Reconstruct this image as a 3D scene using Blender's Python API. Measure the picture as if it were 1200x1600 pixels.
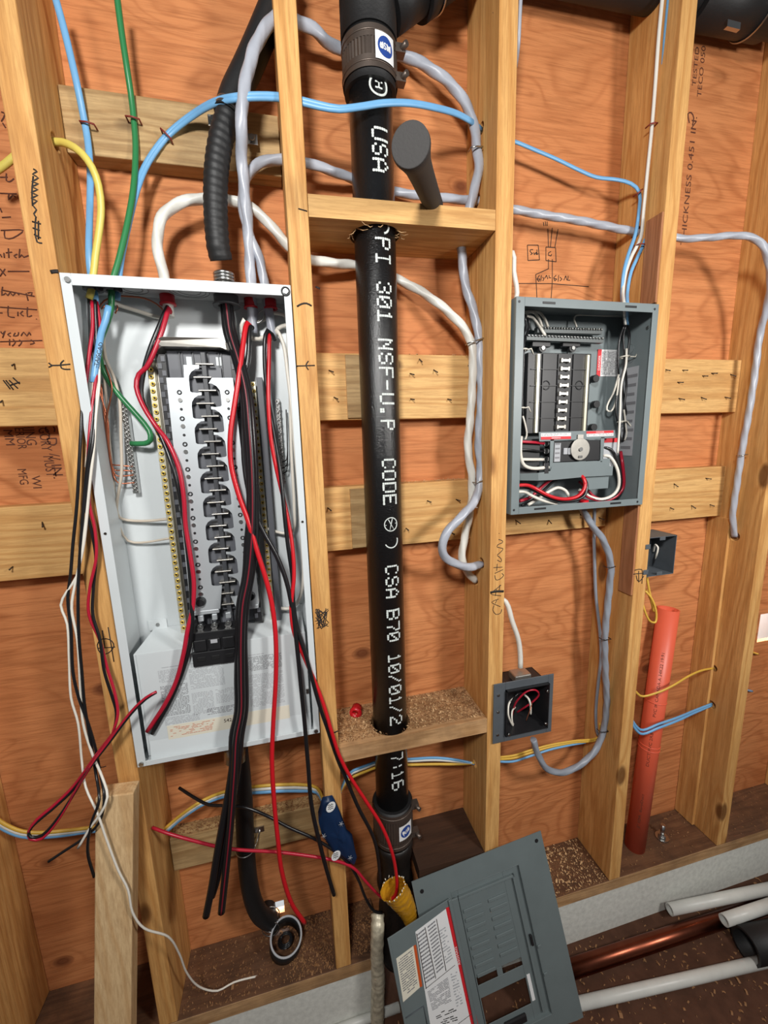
import bpy, bmesh, math, random
from mathutils import Vector, Matrix, noise
random.seed(7)
for o in list(bpy.data.objects): bpy.data.objects.remove(o)
SC = bpy.context.scene
U = 0.0254; ZF = 70.3                      # everything is laid out in inches; floor at z = 0 m

# ------------------------------------------------------------------ camera
F_PX = 627.6138824
CAM = Vector((13.3686386, -31.8476791, -11.0691251))
ROT = Matrix(((0.9721525107817933, 0.07005456111714567, -0.22363330308194082),
              (-0.2323814039188418, 0.1647663046394512, -0.9585671327393651),
              (-0.03030476684225116, 0.9838416657786677, 0.17645735401080095)))
def V(p): return Vector((p[0]*U, p[1]*U, (p[2]+ZF)*U))
cd = bpy.data.cameras.new('camera'); cam = bpy.data.objects.new('camera', cd); SC.collection.objects.link(cam)
cd.sensor_fit = 'HORIZONTAL'; cd.sensor_width = 36; cd.lens = F_PX/1200*36; cd.clip_start = 0.01
cam.matrix_world = Matrix.Translation(V(CAM)) @ ROT.to_4x4()
SC.camera = cam

# ------------------------------------------------------------------ light
W = bpy.data.worlds.new('world'); SC.world = W; W.use_nodes = True
W.node_tree.nodes['Background'].inputs[0].default_value = (0.95, 0.97, 1.0, 1)
W.node_tree.nodes['Background'].inputs[1].default_value = 0.11
def area(name, loc, target, size, power, col=(1, 1, 1), shape='DISK', sy=None):
    l = bpy.data.lights.new(name, 'AREA'); l.shape = shape; l.size = size*U; l.energy = power; l.color = col
    if sy: l.size_y = sy*U
    o = bpy.data.objects.new(name, l); SC.collection.objects.link(o)
    o.location = V(loc); d = V(target)-V(loc); o.rotation_euler = d.to_track_quat('-Z', 'Y').to_euler(); return o
area('key_work_light', (4, -47, 15), (20, 0, -6), 9, 24, (1.0, 0.985, 0.955))
area('right_fill', (57, -47, 1), (46, 0, -22), 11, 20, (1.0, 0.97, 0.93))  # added fill at head height, brightens the lower right
area('daylight_behind_wall', (9, 8, -54), (8, 18, -68), 6, 10, (0.9, 0.95, 1.0))
area('daylight_right_gap', (78, 8, -30), (88, 18, -46), 8, 14, (1.0, 0.97, 0.93))
SC.view_settings.view_transform = 'Standard'; SC.view_settings.look = 'None'
SC.view_settings.gamma = 1; SC.view_settings.use_curve_mapping = False
SC.view_settings.exposure = -0.15

# ------------------------------------------------------------------ helpers: pixel rays to world planes
def ray(px, py): return ROT @ Vector((px-600, -(py-800), -F_PX))
def PY(px, py, y): d = ray(px, py); return CAM + d*((y-CAM.y)/d.y)
def PX(px, py, x): d = ray(px, py); return CAM + d*((x-CAM.x)/d.x)
def PZ(px, py, z): d = ray(px, py); return CAM + d*((z-CAM.z)/d.z)
def pts(L):
    r = []
    for p in L:
        if isinstance(p, Vector): r.append(p)
        elif p[0] == 'x': r.append(PX(p[1], p[2], p[3]))
        elif p[0] == 'z': r.append(PZ(p[1], p[2], p[3]))
        elif p[0] == 'w': r.append(Vector(p[1:]))
        else: r.append(PY(*p))
    return r

# ------------------------------------------------------------------ materials
MATS = {}
def newmat(name):
    m = bpy.data.materials.new(name); m.use_nodes = True; MATS[name] = m
    nt = m.node_tree; b = nt.nodes['Principled BSDF']; return m, nt, b
def N(nt, t, **k):
    n = nt.nodes.new(t)
    for a, v in k.items(): setattr(n, a, v)
    return n
def srgb(r, g, b):
    f = lambda c: (c/255/12.92 if c/255 <= .04045 else ((c/255+.055)/1.055)**2.4)
    return (f(r), f(g), f(b), 1)
def coords(nt, scale, rand=True):
    tc = N(nt, 'ShaderNodeTexCoord'); mp = N(nt, 'ShaderNodeMapping'); mp.inputs['Scale'].default_value = scale
    if rand:
        oi = N(nt, 'ShaderNodeObjectInfo'); mu = N(nt, 'ShaderNodeMath', operation='MULTIPLY'); mu.inputs[1].default_value = 37.0
        nt.links.new(oi.outputs['Random'], mu.inputs[0])
        ad = N(nt, 'ShaderNodeVectorMath', operation='ADD'); nt.links.new(tc.outputs['Object'], ad.inputs[0]); nt.links.new(mu.outputs[0], ad.inputs[1])
        nt.links.new(ad.outputs[0], mp.inputs['Vector'])
    else: nt.links.new(tc.outputs['Object'], mp.inputs['Vector'])
    return mp.outputs[0]
def noisen(nt, vec, scale, detail=2, dist=0, rough=.5):
    n = N(nt, 'ShaderNodeTexNoise'); n.inputs['Scale'].default_value = scale; n.inputs['Detail'].default_value = detail
    n.inputs['Distortion'].default_value = dist; n.inputs['Roughness'].default_value = rough
    nt.links.new(vec, n.inputs['Vector']); return n.outputs['Fac']
def mathn(nt, op, a, b=None, c=None):
    n = N(nt, 'ShaderNodeMath', operation=op)
    for i, v in enumerate((a, b, c)):
        if v is None: continue
        if isinstance(v, (int, float)): n.inputs[i].default_value = v
        else: nt.links.new(v, n.inputs[i])
    return n.outputs[0]
def ramp(nt, fac, stops):
    r = N(nt, 'ShaderNodeValToRGB'); e = r.color_ramp.elements
    e[0].position, e[0].color = stops[0]; e[1].position, e[1].color = stops[-1]
    for s in stops[1:-1]:
        x = e.new(s[0]); x.color = s[1]
    nt.links.new(fac, r.inputs[0]); return r.outputs[0]
def mixc(nt, fac, a, b, mode='MIX'):
    n = N(nt, 'ShaderNodeMix', data_type='RGBA', blend_type=mode)
    for s, v in ((0, fac), (6, a), (7, b)):
        if isinstance(v, (int, float)): n.inputs[s].default_value = v
        elif isinstance(v, tuple): n.inputs[s].default_value = v
        else: nt.links.new(v, n.inputs[s])
    return n.outputs[2]
def bumpn(nt, b, h, strength=.3, dist=.001):
    n = N(nt, 'ShaderNodeBump'); n.inputs['Strength'].default_value = strength; n.inputs['Distance'].default_value = dist
    nt.links.new(h, n.inputs['Height']); nt.links.new(n.outputs[0], b.inputs['Normal'])

def lumber(name, axis, light, mid, dark, knots=1.0, dirt=0.0):
    m, nt, b = newmat(name)
    sc = {'x': (.055, 1, 1), 'y': (1, .055, 1), 'z': (1, 1, .055)}[axis]
    s2 = {'x': (.45, 1, 1), 'y': (1, .45, 1), 'z': (1, 1, .45)}[axis]
    v = coords(nt, sc); v2 = coords(nt, s2)
    big = noisen(nt, v, 11, 2, .3)
    vo = N(nt, 'ShaderNodeTexVoronoi'); vo.inputs['Scale'].default_value = 7; nt.links.new(v2, vo.inputs['Vector'])
    kd = vo.outputs['Distance']
    kf = mathn(nt, 'POWER', 2.718, mathn(nt, 'MULTIPLY', kd, -9.0))
    ring = mathn(nt, 'SINE', mathn(nt, 'ADD', mathn(nt, 'MULTIPLY', big, 62), mathn(nt, 'MULTIPLY', kf, 16)))
    ring = mathn(nt, 'MULTIPLY_ADD', ring, .5, .5)
    ring = mathn(nt, 'POWER', ring, 1.8)
    fine = noisen(nt, v, 260, 5, .2, .7)
    blot = noisen(nt, v2, 6, 3)
    c = mixc(nt, mathn(nt, 'MULTIPLY', ring, .75), light, mid)
    fr = ramp(nt, fine, [(.35, (.0, .0, .0, 1)), (.62, (1, 1, 1, 1))])
    c = mixc(nt, mathn(nt, 'MULTIPLY_ADD', fr, -.42, .42), c, dark)
    c = mixc(nt, mathn(nt, 'MULTIPLY', ramp(nt, blot, [(.45, (0, 0, 0, 1)), (.7, (1, 1, 1, 1))]), .35), c, mid)
    kn = ramp(nt, kd, [(.085*knots, (1, 1, 1, 1)), (.125*knots+.001, (0, 0, 0, 1))])
    c = mixc(nt, mathn(nt, 'MULTIPLY', kn, .8), c, (dark[0]*.45, dark[1]*.4, dark[2]*.4, 1))
    if dirt:
        dn = noisen(nt, coords(nt, (1, 1, 1)), 9, 5, 0, .65)
        c = mixc(nt, mathn(nt, 'MULTIPLY', ramp(nt, dn, [(.4, (0, 0, 0, 1)), (.62, (1, 1, 1, 1))]), dirt), c, srgb(60, 44, 34))
    nt.links.new(c, b.inputs['Base Color']); b.inputs['Roughness'].default_value = .62
    b.inputs['Specular IOR Level'].default_value = .3
    bumpn(nt, b, fine, .35, .0006); return m
L1, L2, L3 = srgb(222, 172, 106), srgb(194, 138, 76), srgb(130, 80, 38)
WZ = lumber('stud_wood_vertical', 'z', L1, L2, L3)
WX = lumber('board_wood_horizontal', 'x', srgb(220, 176, 114), srgb(190, 140, 82), srgb(128, 84, 44), 1.0)
WXD = lumber('dirty_wood_horizontal', 'x', srgb(206, 164, 118), srgb(172, 130, 86), srgb(104, 72, 46), .6, .35)
WP = lumber('plate_wood_stained', 'x', srgb(120, 84, 58), srgb(96, 64, 44), srgb(58, 38, 28), .6, .6)
WG = lumber('weathered_board_wood', 'x', srgb(196, 164, 116), srgb(160, 126, 82), srgb(104, 78, 48), 1.0, .2)
WPOST = lumber('post_wood_pale', 'z', srgb(222, 190, 144), srgb(200, 160, 112), srgb(140, 100, 62), .5)
WEND = lumber('scrap_wood_vertical', 'z', srgb(196, 160, 112), srgb(160, 122, 80), srgb(110, 78, 50), 1.0, .25)
WRED = lumber('reddish_strip_wood', 'z', srgb(176, 120, 82), srgb(150, 98, 64), srgb(104, 64, 40), .6)
WDK = lumber('dark_brown_wood', 'x', srgb(74, 50, 36), srgb(56, 38, 28), srgb(34, 24, 18), .3, .4)

def ply(name):
    m, nt, b = newmat(name)
    v = coords(nt, (.34, 1, 1), False); vf = coords(nt, (.04, 1, 1), False); v2 = coords(nt, (1, 1, 1), False); v3 = coords(nt, (.8, 1, 1.15), False)
    big = noisen(nt, v, 5.2, 2.5, .55, .45)
    vo = N(nt, 'ShaderNodeTexVoronoi'); vo.inputs['Scale'].default_value = 5.2
    nt.links.new(v3, vo.inputs['Vector']); kd = vo.outputs['Distance']
    kf = mathn(nt, 'POWER', 2.718, mathn(nt, 'MULTIPLY', kd, -8.0))
    fld = mathn(nt, 'ADD', mathn(nt, 'MULTIPLY', big, 92), mathn(nt, 'MULTIPLY', kf, 26))
    s = mathn(nt, 'MULTIPLY_ADD', mathn(nt, 'SINE', fld), .5, .5); s = mathn(nt, 'POWER', s, 4.0)
    msk = noisen(nt, v, 3.1, 2)
    s = mathn(nt, 'MULTIPLY', s, ramp(nt, msk, [(.3, (.35, .35, .35, 1)), (.65, (1, 1, 1, 1))]))
    fine = noisen(nt, vf, 210, 5, .3, .72)
    c = mixc(nt, mathn(nt, 'MULTIPLY', s, .58), srgb(206, 136, 86), srgb(148, 80, 40))
    blot = noisen(nt, v, 4.3, 4, .4, .6)
    c = mixc(nt, ramp(nt, blot, [(.42, (0, 0, 0, 1)), (.75, (.7, .7, .7, 1))]), c, srgb(182, 110, 64))
    c = mixc(nt, mathn(nt, 'MULTIPLY', ramp(nt, fine, [(.33, (1, 1, 1, 1)), (.55, (0, 0, 0, 1))]), .5), c, srgb(134, 76, 40))
    kn = ramp(nt, kd, [(.055, (1, 1, 1, 1)), (.085, (.6, .6, .6, 1)), (.11, (0, 0, 0, 1))])
    c = mixc(nt, mathn(nt, 'MULTIPLY', kn, .8), c, srgb(104, 54, 32))
    nt.links.new(c, b.inputs['Base Color']); b.inputs['Roughness'].default_value = .68; b.inputs['Specular IOR Level'].default_value = .25
    h = mathn(nt, 'SUBTRACT', mathn(nt, 'MULTIPLY', fine, .6), mathn(nt, 'MULTIPLY', s, .6))
    bumpn(nt, b, h, .5, .0012); return m
PLY = ply('plywood_sheathing')

def solid(name, col, rough=.45, metal=0, var=0, bump=0, bscale=60, spec=.5, trans=0, coat=0, emit=None):
    m, nt, b = newmat(name)
    b.inputs['Base Color'].default_value = col; b.inputs['Roughness'].default_value = rough; b.inputs['Metallic'].default_value = metal
    b.inputs['Specular IOR Level'].default_value = spec
    if coat: b.inputs['Coat Weight'].default_value = coat
    if trans: b.inputs['Transmission Weight'].default_value = trans
    if var or bump:
        v = coords(nt, (1, 1, 1)); n = noisen(nt, v, bscale, 4, 0, .6)
        if var:
            c = mixc(nt, mathn(nt, 'MULTIPLY', ramp(nt, n, [(.35, (0, 0, 0, 1)), (.7, (1, 1, 1, 1))]), var), col, (col[0]*.35, col[1]*.35, col[2]*.35, 1))
            nt.links.new(c, b.inputs['Base Color'])
        if bump: bumpn(nt, b, n, bump, .001)
    return m
WHITE_PAINT = solid('white_enamel_steel', srgb(208, 214, 216), .35, 0, .06, .03, 14)
GREY_PAINT = solid('grey_enamel_steel', srgb(116, 126, 128), .42, 0, .12, .05, 25)
COVER_PAINT = solid('grey_cover_enamel', srgb(106, 116, 117), .42, 0, .12, .05, 18)
DARKGREY = solid('dark_grey_plastic', srgb(92, 94, 96), .5)
BOXGREY = solid('slate_grey_steel', srgb(84, 89, 94), .5, 0, .2, .1, 40)
BLACKP = solid('black_plastic', srgb(30, 30, 32), .42)
BUSGREY = solid('bus_grey_plastic', srgb(92, 94, 100), .45)
RIDGE = solid('bus_ridge_plastic', srgb(64, 66, 70), .45)
PIPE = solid('cast_iron_black', srgb(20, 20, 21), .24, 0, .5, 1.0, 330, .75)
RUBBER = solid('black_rubber', srgb(24, 24, 25), .55, 0, 0, .3, 200)
GRIP = solid('grip_rubber', srgb(56, 54, 53), .75, 0, .15, .4, 300)
SHIELD = solid('coupling_shield', srgb(112, 100, 92), .42, .75, .25, .1, 60)
STEEL = solid('zinc_steel', srgb(190, 190, 188), .28, 1, .15, .05, 60)
ALU = solid('bright_tin_plate', srgb(206, 212, 216), .42, .55, .08, .12, 12)
BRACK = solid('dull_tin_bracket', srgb(196, 192, 184), .38, .9, .2, .1, 60)
BRASS = solid('brass_terminal', srgb(232, 200, 96), .35, .6)
PALEBAR = solid('tin_bar', srgb(226, 220, 196), .35, .6)
COPPER = solid('bare_copper', srgb(186, 112, 84), .32, .9)
COPPERPIPE = solid('copper_pipe_metal', srgb(140, 78, 58), .3, 1, .35, .05, 20)
RED = solid('red_insulation', srgb(176, 28, 50), .32)
REDB = solid('bright_red_insulation', srgb(196, 26, 36), .32)
REDC = solid('red_connector_plastic', srgb(196, 22, 36), .35)
BLACKW = solid('black_insulation', srgb(26, 25, 27), .3)
WHITEW = solid('white_insulation', srgb(226, 220, 208), .4)
CREAMW = solid('cream_insulation', srgb(196, 184, 168), .45)
GREENW = solid('green_insulation', srgb(44, 122, 72), .35)
BLUEJ = solid('blue_cable_jacket', srgb(110, 166, 210), .4, 0, .12, .05, 40)
GREYJ = solid('grey_cable_jacket', srgb(168, 172, 182), .36, 0, .16, .08, 30)
GREYJD = solid('dim_grey_cable_jacket', srgb(140, 146, 156), .4, 0, .16, .08, 30)
WHITEJ = solid('white_cable_jacket', srgb(216, 214, 206), .38, 0, .1, .05, 30)
YELLOWJ = solid('yellow_cable_jacket', srgb(216, 198, 96), .42, 0, .1, .05, 40)
GOLDJ = solid('golden_cable_jacket', srgb(214, 172, 70), .42, 0, .1, .05, 40)
ORANGEP = solid('orange_pvc', srgb(220, 96, 68), .42, 0, .06, .05, 20)
PVC = solid('white_pvc', srgb(206, 206, 200), .38, 0, .2, .05, 14)
CONC = solid('concrete', srgb(222, 222, 214), .9, 0, .3, .5, 70, .2)
FLOORM = solid('dirty_floor', srgb(84, 56, 42), .9, 0, .5, .8, 26, .2)
SHAV = solid('wood_shavings', srgb(206, 168, 122), .8, 0, .5, 0, 90)
SHAVD = solid('dark_wood_shavings', srgb(146, 104, 66), .8, 0, .5, 0, 90)
INK = solid('black_marker_ink', srgb(30, 24, 22), .7)
STAMP = solid('brown_stamp_ink', srgb(84, 44, 28), .8)
PENCIL = solid('pencil_grey', srgb(70, 58, 52), .8)
NAILM = solid('nail_steel', srgb(64, 56, 50), .45, .7)
WPAINT = solid('white_pipe_lettering', srgb(206, 212, 208), .6)
LBLW = solid('white_label_paper', srgb(226, 226, 226), .55)
LBLC = solid('cream_label_paper', srgb(224, 218, 200), .55)
LBLR = solid('red_label_ink', srgb(204, 36, 44), .5)
LBLO = solid('orange_label_ink', srgb(196, 84, 36), .5)
LBLG = solid('grey_print', srgb(122, 122, 126), .6)
LBLL = solid('light_grey_print', srgb(168, 170, 174), .6)
LBLB = solid('blue_label_ink', srgb(34, 66, 140), .5)
BLUEBAG = solid('navy_foil_wrapper', srgb(14, 40, 74), .42, 0, .2, .4, 40)
STAPLER = solid('red_staple_plastic', srgb(126, 46, 40), .45)
BARSTEEL = solid('dull_bar_steel', srgb(96, 100, 100), .5, .5)
STRIPE = solid('maroon_stripe', srgb(120, 26, 40), .35)
TIE = solid('clear_tie_plastic', srgb(220, 214, 200), .4)
AMBER = solid('amber_plastic_film', srgb(226, 166, 40), .25, 0, 0, .8, 70, .6, .35)
FOIL = solid('crumpled_foil', srgb(222, 212, 186), .4, .2, .75, 1.0, 70)
MUDBLK = solid('black_pipe_tar', srgb(30, 26, 24), .4, 0, .3, 1.0, 90)

# ------------------------------------------------------------------ mesh builder
ORG = {}
class G:
    def __init__(s): s.v = []; s.f = []; s.sm = []; s.mi = []; s.cur = 0
    def add(s, vs, fs, smooth=False):
        n = len(s.v); s.v += [Vector(v) for v in vs]
        for f in fs: s.f.append([i+n for i in f]); s.sm.append(smooth); s.mi.append(s.cur)
        return s
    def box(s, x0, x1, y0, y1, z0, z1, T=None):
        vs = [Vector((x, y, z)) for x in (x0, x1) for y in (y0, y1) for z in (z0, z1)]
        if T: vs = [T(v) for v in vs]
        return s.add(vs, [(0, 1, 3, 2), (4, 6, 7, 5), (0, 4, 5, 1), (2, 3, 7, 6), (0, 2, 6, 4), (1, 5, 7, 3)])
    def hexa(s, a, b):   # two quads
        return s.add(list(a)+list(b), [(3, 2, 1, 0), (4, 5, 6, 7), (0, 1, 5, 4), (1, 2, 6, 5), (2, 3, 7, 6), (3, 0, 4, 7)])
    def prism(s, poly, d):    # poly: list of world Vectors, d: extrusion vector
        n = len(poly); vs = list(poly)+[p+d for p in poly]
        fs = [tuple(range(n)), tuple(range(2*n-1, n-1, -1))]+[(i, i+n, (i+1) % n+n, (i+1) % n) for i in range(n)]
        return s.add(vs, fs)
    def tube(s, P, r, n=10, cap=True, flat=1.0, up=None, lobes=0, twist=0, amp=.08, smooth=True, hollow=0):
        P = [Vector(p) for p in P]; m = len(P)
        R = r if isinstance(r, (list, tuple)) else [r]*m
        T = [(P[min(i+1, m-1)]-P[max(i-1, 0)]).normalized() for i in range(m)]
        a = up or (Vector((0, 1, 0)) if abs(T[0].y) < .9 else Vector((1, 0, 0)))
        nrm = (a-T[0]*a.dot(T[0])).normalized(); vs = []; L = 0
        for i in range(m):
            if i: L += (P[i]-P[i-1]).length
            nrm = (nrm-T[i]*nrm.dot(T[i])).normalized(); bn = T[i].cross(nrm)
            for k in range(n):
                t = 2*math.pi*k/n; rr = R[i]
                if lobes: rr *= 1+amp*math.cos(lobes*(t+twist*L))
                vs.append(P[i]+nrm*(math.cos(t)*rr*flat)+bn*(math.sin(t)*rr))
        fs = [(i*n+k, i*n+(k+1) % n, (i+1)*n+(k+1) % n, (i+1)*n+k) for i in range(m-1) for k in range(n)]
        s.add(vs, fs, smooth)
        if cap: b = len(s.v)-len(vs); s.f += [[b+k for k in range(n)][::-1], [b+(m-1)*n+k for k in range(n)]]; s.sm += [False]*2; s.mi += [s.cur]*2
        return s
    def cyl(s, p0, p1, r0, r1=None, n=20, cap=True): return s.tube([p0, p1], [r0, r0 if r1 is None else r1], n, cap)
    def ringtube(s, p0, p1, ro, ri, n=28):     # open pipe with wall thickness
        p0 = Vector(p0); p1 = Vector(p1); t = (p1-p0).normalized()
        a = Vector((0, 1, 0)) if abs(t.y) < .9 else Vector((1, 0, 0)); x = (a-t*a.dot(t)).normalized(); y = t.cross(x); vs = []
        for p, r in ((p0, ro), (p1, ro), (p1, ri), (p0, ri)):
            for k in range(n):
                q = 2*math.pi*k/n; vs.append(p+x*(math.cos(q)*r)+y*(math.sin(q)*r))
        fs = [(j*n+k, j*n+(k+1) % n, ((j+1) % 4)*n+(k+1) % n, ((j+1) % 4)*n+k) for j in range(4) for k in range(n)]
        s.add(vs, fs, False)
        for i in range(len(fs)):
            j = i//n; s.sm[len(s.sm)-len(fs)+i] = (j in (0, 2))
        return s
    def torus(s, c, nrm, R, r, n=28, k=8, sx=1, sy=1):
        c = Vector(c); nrm = Vector(nrm).normalized(); a = Vector((0, 0, 1)) if abs(nrm.z) < .9 else Vector((1, 0, 0))
        x = (a-nrm*a.dot(nrm)).normalized(); y = nrm.cross(x); vs = []
        for i in range(n):
            t = 2*math.pi*i/n; d = x*math.cos(t)*sx+y*math.sin(t)*sy
            for j in range(k):
                q = 2*math.pi*j/k; vs.append(c+d*(R+r*math.cos(q))+nrm*(r*math.sin(q)))
        return s.add(vs, [(i*k+j, ((i+1) % n)*k+j, ((i+1) % n)*k+(j+1) % k, i*k+(j+1) % k) for i in range(n) for j in range(k)], True)
    def ball(s, c, r, n=10, sq=(1, 1, 1)):
        c = Vector(c); vs = []; fs = []
        for i in range(n+1):
            a = math.pi*i/n
            for j in range(n): b = 2*math.pi*j/n; vs.append(c+Vector((math.sin(a)*math.cos(b)*r*sq[0], math.sin(a)*math.sin(b)*r*sq[1], math.cos(a)*r*sq[2])))
        for i in range(n):
            for j in range(n): fs.append((i*n+j, (i+1)*n+j, (i+1)*n+(j+1) % n, i*n+(j+1) % n))
        return s.add(vs, fs, True)

def setp(o, label=None, cat=None, group=None, kind=None):
    if label: o['label'] = label
    if cat: o['category'] = cat
    if group: o['group'] = group
    if kind: o['kind'] = kind
    return o
def mk(name, g, mat, parent=None, label=None, cat=None, group=None, kind=None, bevel=0, segs=2):
    lo = Vector((min(v.x for v in g.v), min(v.y for v in g.v), min(v.z for v in g.v)))
    hi = Vector((max(v.x for v in g.v), max(v.y for v in g.v), max(v.z for v in g.v)))
    org = Vector(((lo.x+hi.x)/2, (lo.y+hi.y)/2, lo.z if parent is None else (lo.z+hi.z)/2))
    me = bpy.data.meshes.new(name); me.from_pydata([(v-org)*U for v in g.v], [], g.f); me.update()
    for i, p in enumerate(me.polygons): p.use_smooth = g.sm[i]; p.material_index = g.mi[i]
    for m in (mat if isinstance(mat, (list, tuple)) else [mat]): me.materials.append(m)
    bm = bmesh.new(); bm.from_mesh(me); bmesh.ops.recalc_face_normals(bm, faces=bm.faces[:]); bm.to_mesh(me); bm.free()
    o = bpy.data.objects.new(name, me); SC.collection.objects.link(o)
    if parent is not None: o.parent = parent; o.location = (org-ORG[parent.name])*U
    else: o.location = V(org)
    ORG[o.name] = org
    if bevel:
        b = o.modifiers.new('bevel', 'BEVEL'); b.width = bevel*U; b.segments = segs; b.limit_method = 'ANGLE'; b.angle_limit = .7
    return setp(o, label, cat, group, kind)
def thing(name, label, cat, loc, group=None):
    o = bpy.data.objects.new(name, None); SC.collection.objects.link(o); o.empty_display_size = .05
    o.location = V(loc); ORG[o.name] = Vector(loc); return setp(o, label, cat, group)
def dupchild(o, delta):        # copy of a part, moved by delta inches, same parent
    c = o.copy(); SC.collection.objects.link(c); c.parent = o.parent; c.location = o.location+Vector(delta)*U
    ORG[c.name] = ORG[o.name]+Vector(delta); return c
def spline(P, step=.45):
    P = pts(P); Q = []
    if len(P) < 3:
        return P
    for i in range(len(P)-1):
        p0 = P[max(i-1, 0)]; p1 = P[i]; p2 = P[i+1]; p3 = P[min(i+2, len(P)-1)]
        d = max((p2-p1).length, 1e-3); d0 = max((p1-p0).length, 1e-3) if i else d; d3 = max((p3-p2).length, 1e-3) if i < len(P)-2 else d
        m1 = (p2-p0)*(d/(d0+d)) if i else (p2-p1); m2 = (p3-p1)*(d/(d+d3)) if i < len(P)-2 else (p2-p1)
        k = max(2, int(d/step))
        for j in range(k):
            t = j/k; t2 = t*t; t3 = t2*t
            Q.append(p1*(2*t3-3*t2+1)+m1*(t3-2*t2+t)+p2*(-2*t3+3*t2)+m2*(t3-t2))
    Q.append(P[-1]); return Q
def cable(name, P, r, mat, label=None, cat=None, parent=None, group=None, **k):
    g = G(); st = k.pop('step', .45); g.tube(spline(P, st), r, **{'n': 10, **k})
    return mk(name, g, mat, parent, label, cat if parent is None else None, group)
def twist_path(P, off, rate, phase):
    Q = spline(P, .35); m = len(Q); out = []; L = 0
    for i in range(m):
        if i: L += (Q[i]-Q[i-1]).length
        T = (Q[min(i+1, m-1)]-Q[max(i-1, 0)]).normalized(); a = Vector((0, 1, 0)); a = (a-T*a.dot(T)).normalized(); b = T.cross(a)
        t = rate*L+phase; out.append(Q[i]+(a*math.cos(t)+b*math.sin(t))*off)
    return out

FONTC = {}
def text_geo(g, s, size, fn, bold=0.0, width=None, align='CENTER', cuts=0):
    cu = bpy.data.curves.new('t', 'FONT'); cu.body = s; cu.size = 1.0; cu.align_x = align; cu.offset = bold; cu.resolution_u = 3
    o = bpy.data.objects.new('t', cu); SC.collection.objects.link(o); dg = bpy.context.evaluated_depsgraph_get(); dg.update()
    me = bpy.data.meshes.new_from_object(o.evaluated_get(dg))
    if cuts:
        bm = bmesh.new(); bm.from_mesh(me); bmesh.ops.triangulate(bm, faces=bm.faces[:]); bmesh.ops.subdivide_edges(bm, edges=[e for e in bm.edges if e.calc_length() > .12], cuts=cuts, use_grid_fill=False)
        bmesh.ops.triangulate(bm, faces=bm.faces[:]); bm.to_mesh(me); bm.free()
    vs = [v.co.copy() for v in me.vertices]; fs = [tuple(p.vertices) for p in me.polygons]
    if vs:
        ys = [v.y for v in vs]; xs = [v.x for v in vs]; sy = size/max(max(ys)-min(ys), .5 if s in '-.:' else 1e-3) if s not in '-.:,' else size/.7
        sx = sy if width is None else width/max(max(xs)-min(xs), 1e-3)
        x0 = (min(xs)+max(xs))/2 if align == 'CENTER' else min(xs); y0 = (min(ys)+max(ys))/2 if s not in '-.:,' else .35
        g.add([fn((v.x-x0)*sx, (v.y-y0)*sy) for v in vs], fs)
    SC.collection.objects.unlink(o); bpy.data.objects.remove(o); bpy.data.curves.remove(cu); bpy.data.meshes.remove(me)
def ink(parent, lines, plane, r=.035, mat=INK, name='marker_line', smooth=True):   # lines of pixels on a plane ('y',v) or ('x',v)
    g = G()
    for L in lines:
        P = [PY(a, b, plane[1]) if plane[0] == 'y' else PX(a, b, plane[1]) for a, b in L]
        up = Vector((0, 1, 0)) if plane[0] == 'y' else Vector((1, 0, 0))
        [g.tube(q, r, n=6, flat=.25, up=up) for q in ([spline(P, .3)] if smooth and len(P) > 2 else zip(P, P[1:]))]
    return mk(name, g, mat, parent)

# ================================================================== the setting
DY = 5.43                                  # stud depth
g = G()
for a in ((-40, 73.0, -59.0, 40), (73.0, 78.0, -59.7, -39.4), (73.0, 78.0, -35.4, 40), (78.0, 110, -59.7, 40), (-40, 110, -66, -61.3), (-40, 6.9, -61.3, -59.7), (9.6, 110, -61.3, -59.7), (-40, 73, -59.7, -59.0)): g.box(a[0], a[1], DY, DY+.6, a[2], a[3])
wall = mk('wall_back', g, PLY, kind='structure', label='orange plywood sheathing with wavy grain behind the studs')
mk('added_outside_panel', G().box(-40, 140, 18, 18.5, -110, 40), WHITE_PAINT, kind='structure', label='added white panel outside, lit to fill the gaps with daylight')  # added panel, lit from behind the sheathing so the gaps show bright
mk('floor', G().box(-40, 110, -70, 6.0, -72, -70.3), FLOORM, kind='structure')
for a, b in ((-40, 18.9), (23.4, 110)):
    mk('wall_foundation', G().box(a, b, .15, 6.0, -70.3, -64.2), CONC, kind='structure')
def plate(a, b, lab):
    g = G().box(a, b, 0, DY, -64.2, -62.7); g.mi[-1] = 1
    return mk('bottom_plate', g, [WXD, WP], label=lab, cat='lumber', bevel=.06)
pl1 = plate(-40, 19.1, 'stained wooden bottom plate left of the foil wrapped pipe')
pl2 = plate(23.4, 110, 'stained wooden bottom plate on the concrete curb under the orange pipe')

def stud(x, lab, w=1.5, z0=-62.7): return mk('wall_stud', G().box(x, x+w, 0, DY, z0, 40), WZ, label=lab, cat='stud', bevel=.1)
stZ = stud(-14.2, 'dark wooden stud at the lower left edge of the frame')
stA = stud(-1.5, 'wooden stud along the left side of the white panel with scribbles on it')
stB = stud(14.5, 'wooden stud between the white panel and the black vertical pipe')
stC = stud(30.5, 'wooden stud left of the grey panel with handwriting near its middle')
stD = stud(46.5, 'wooden stud along the right side of the grey panel')
stE = stud(62.5, 'wooden stud at right edge, right of the orange pipe')
stF = stud(78.5, 'wooden stud beyond the right edge stud')
for z0, z1, l in ((.3, 7.6, 'thin reddish furring strip on stud just above the grey panel'), (-27.4, -18.15, 'thin reddish furring strip on stud just below the grey panel')):
    mk('furring_strip', G().box(46.28, 46.49, .05, 1.7, z0, z1), WRED, label=l, cat='strip', bevel=.03)
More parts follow.
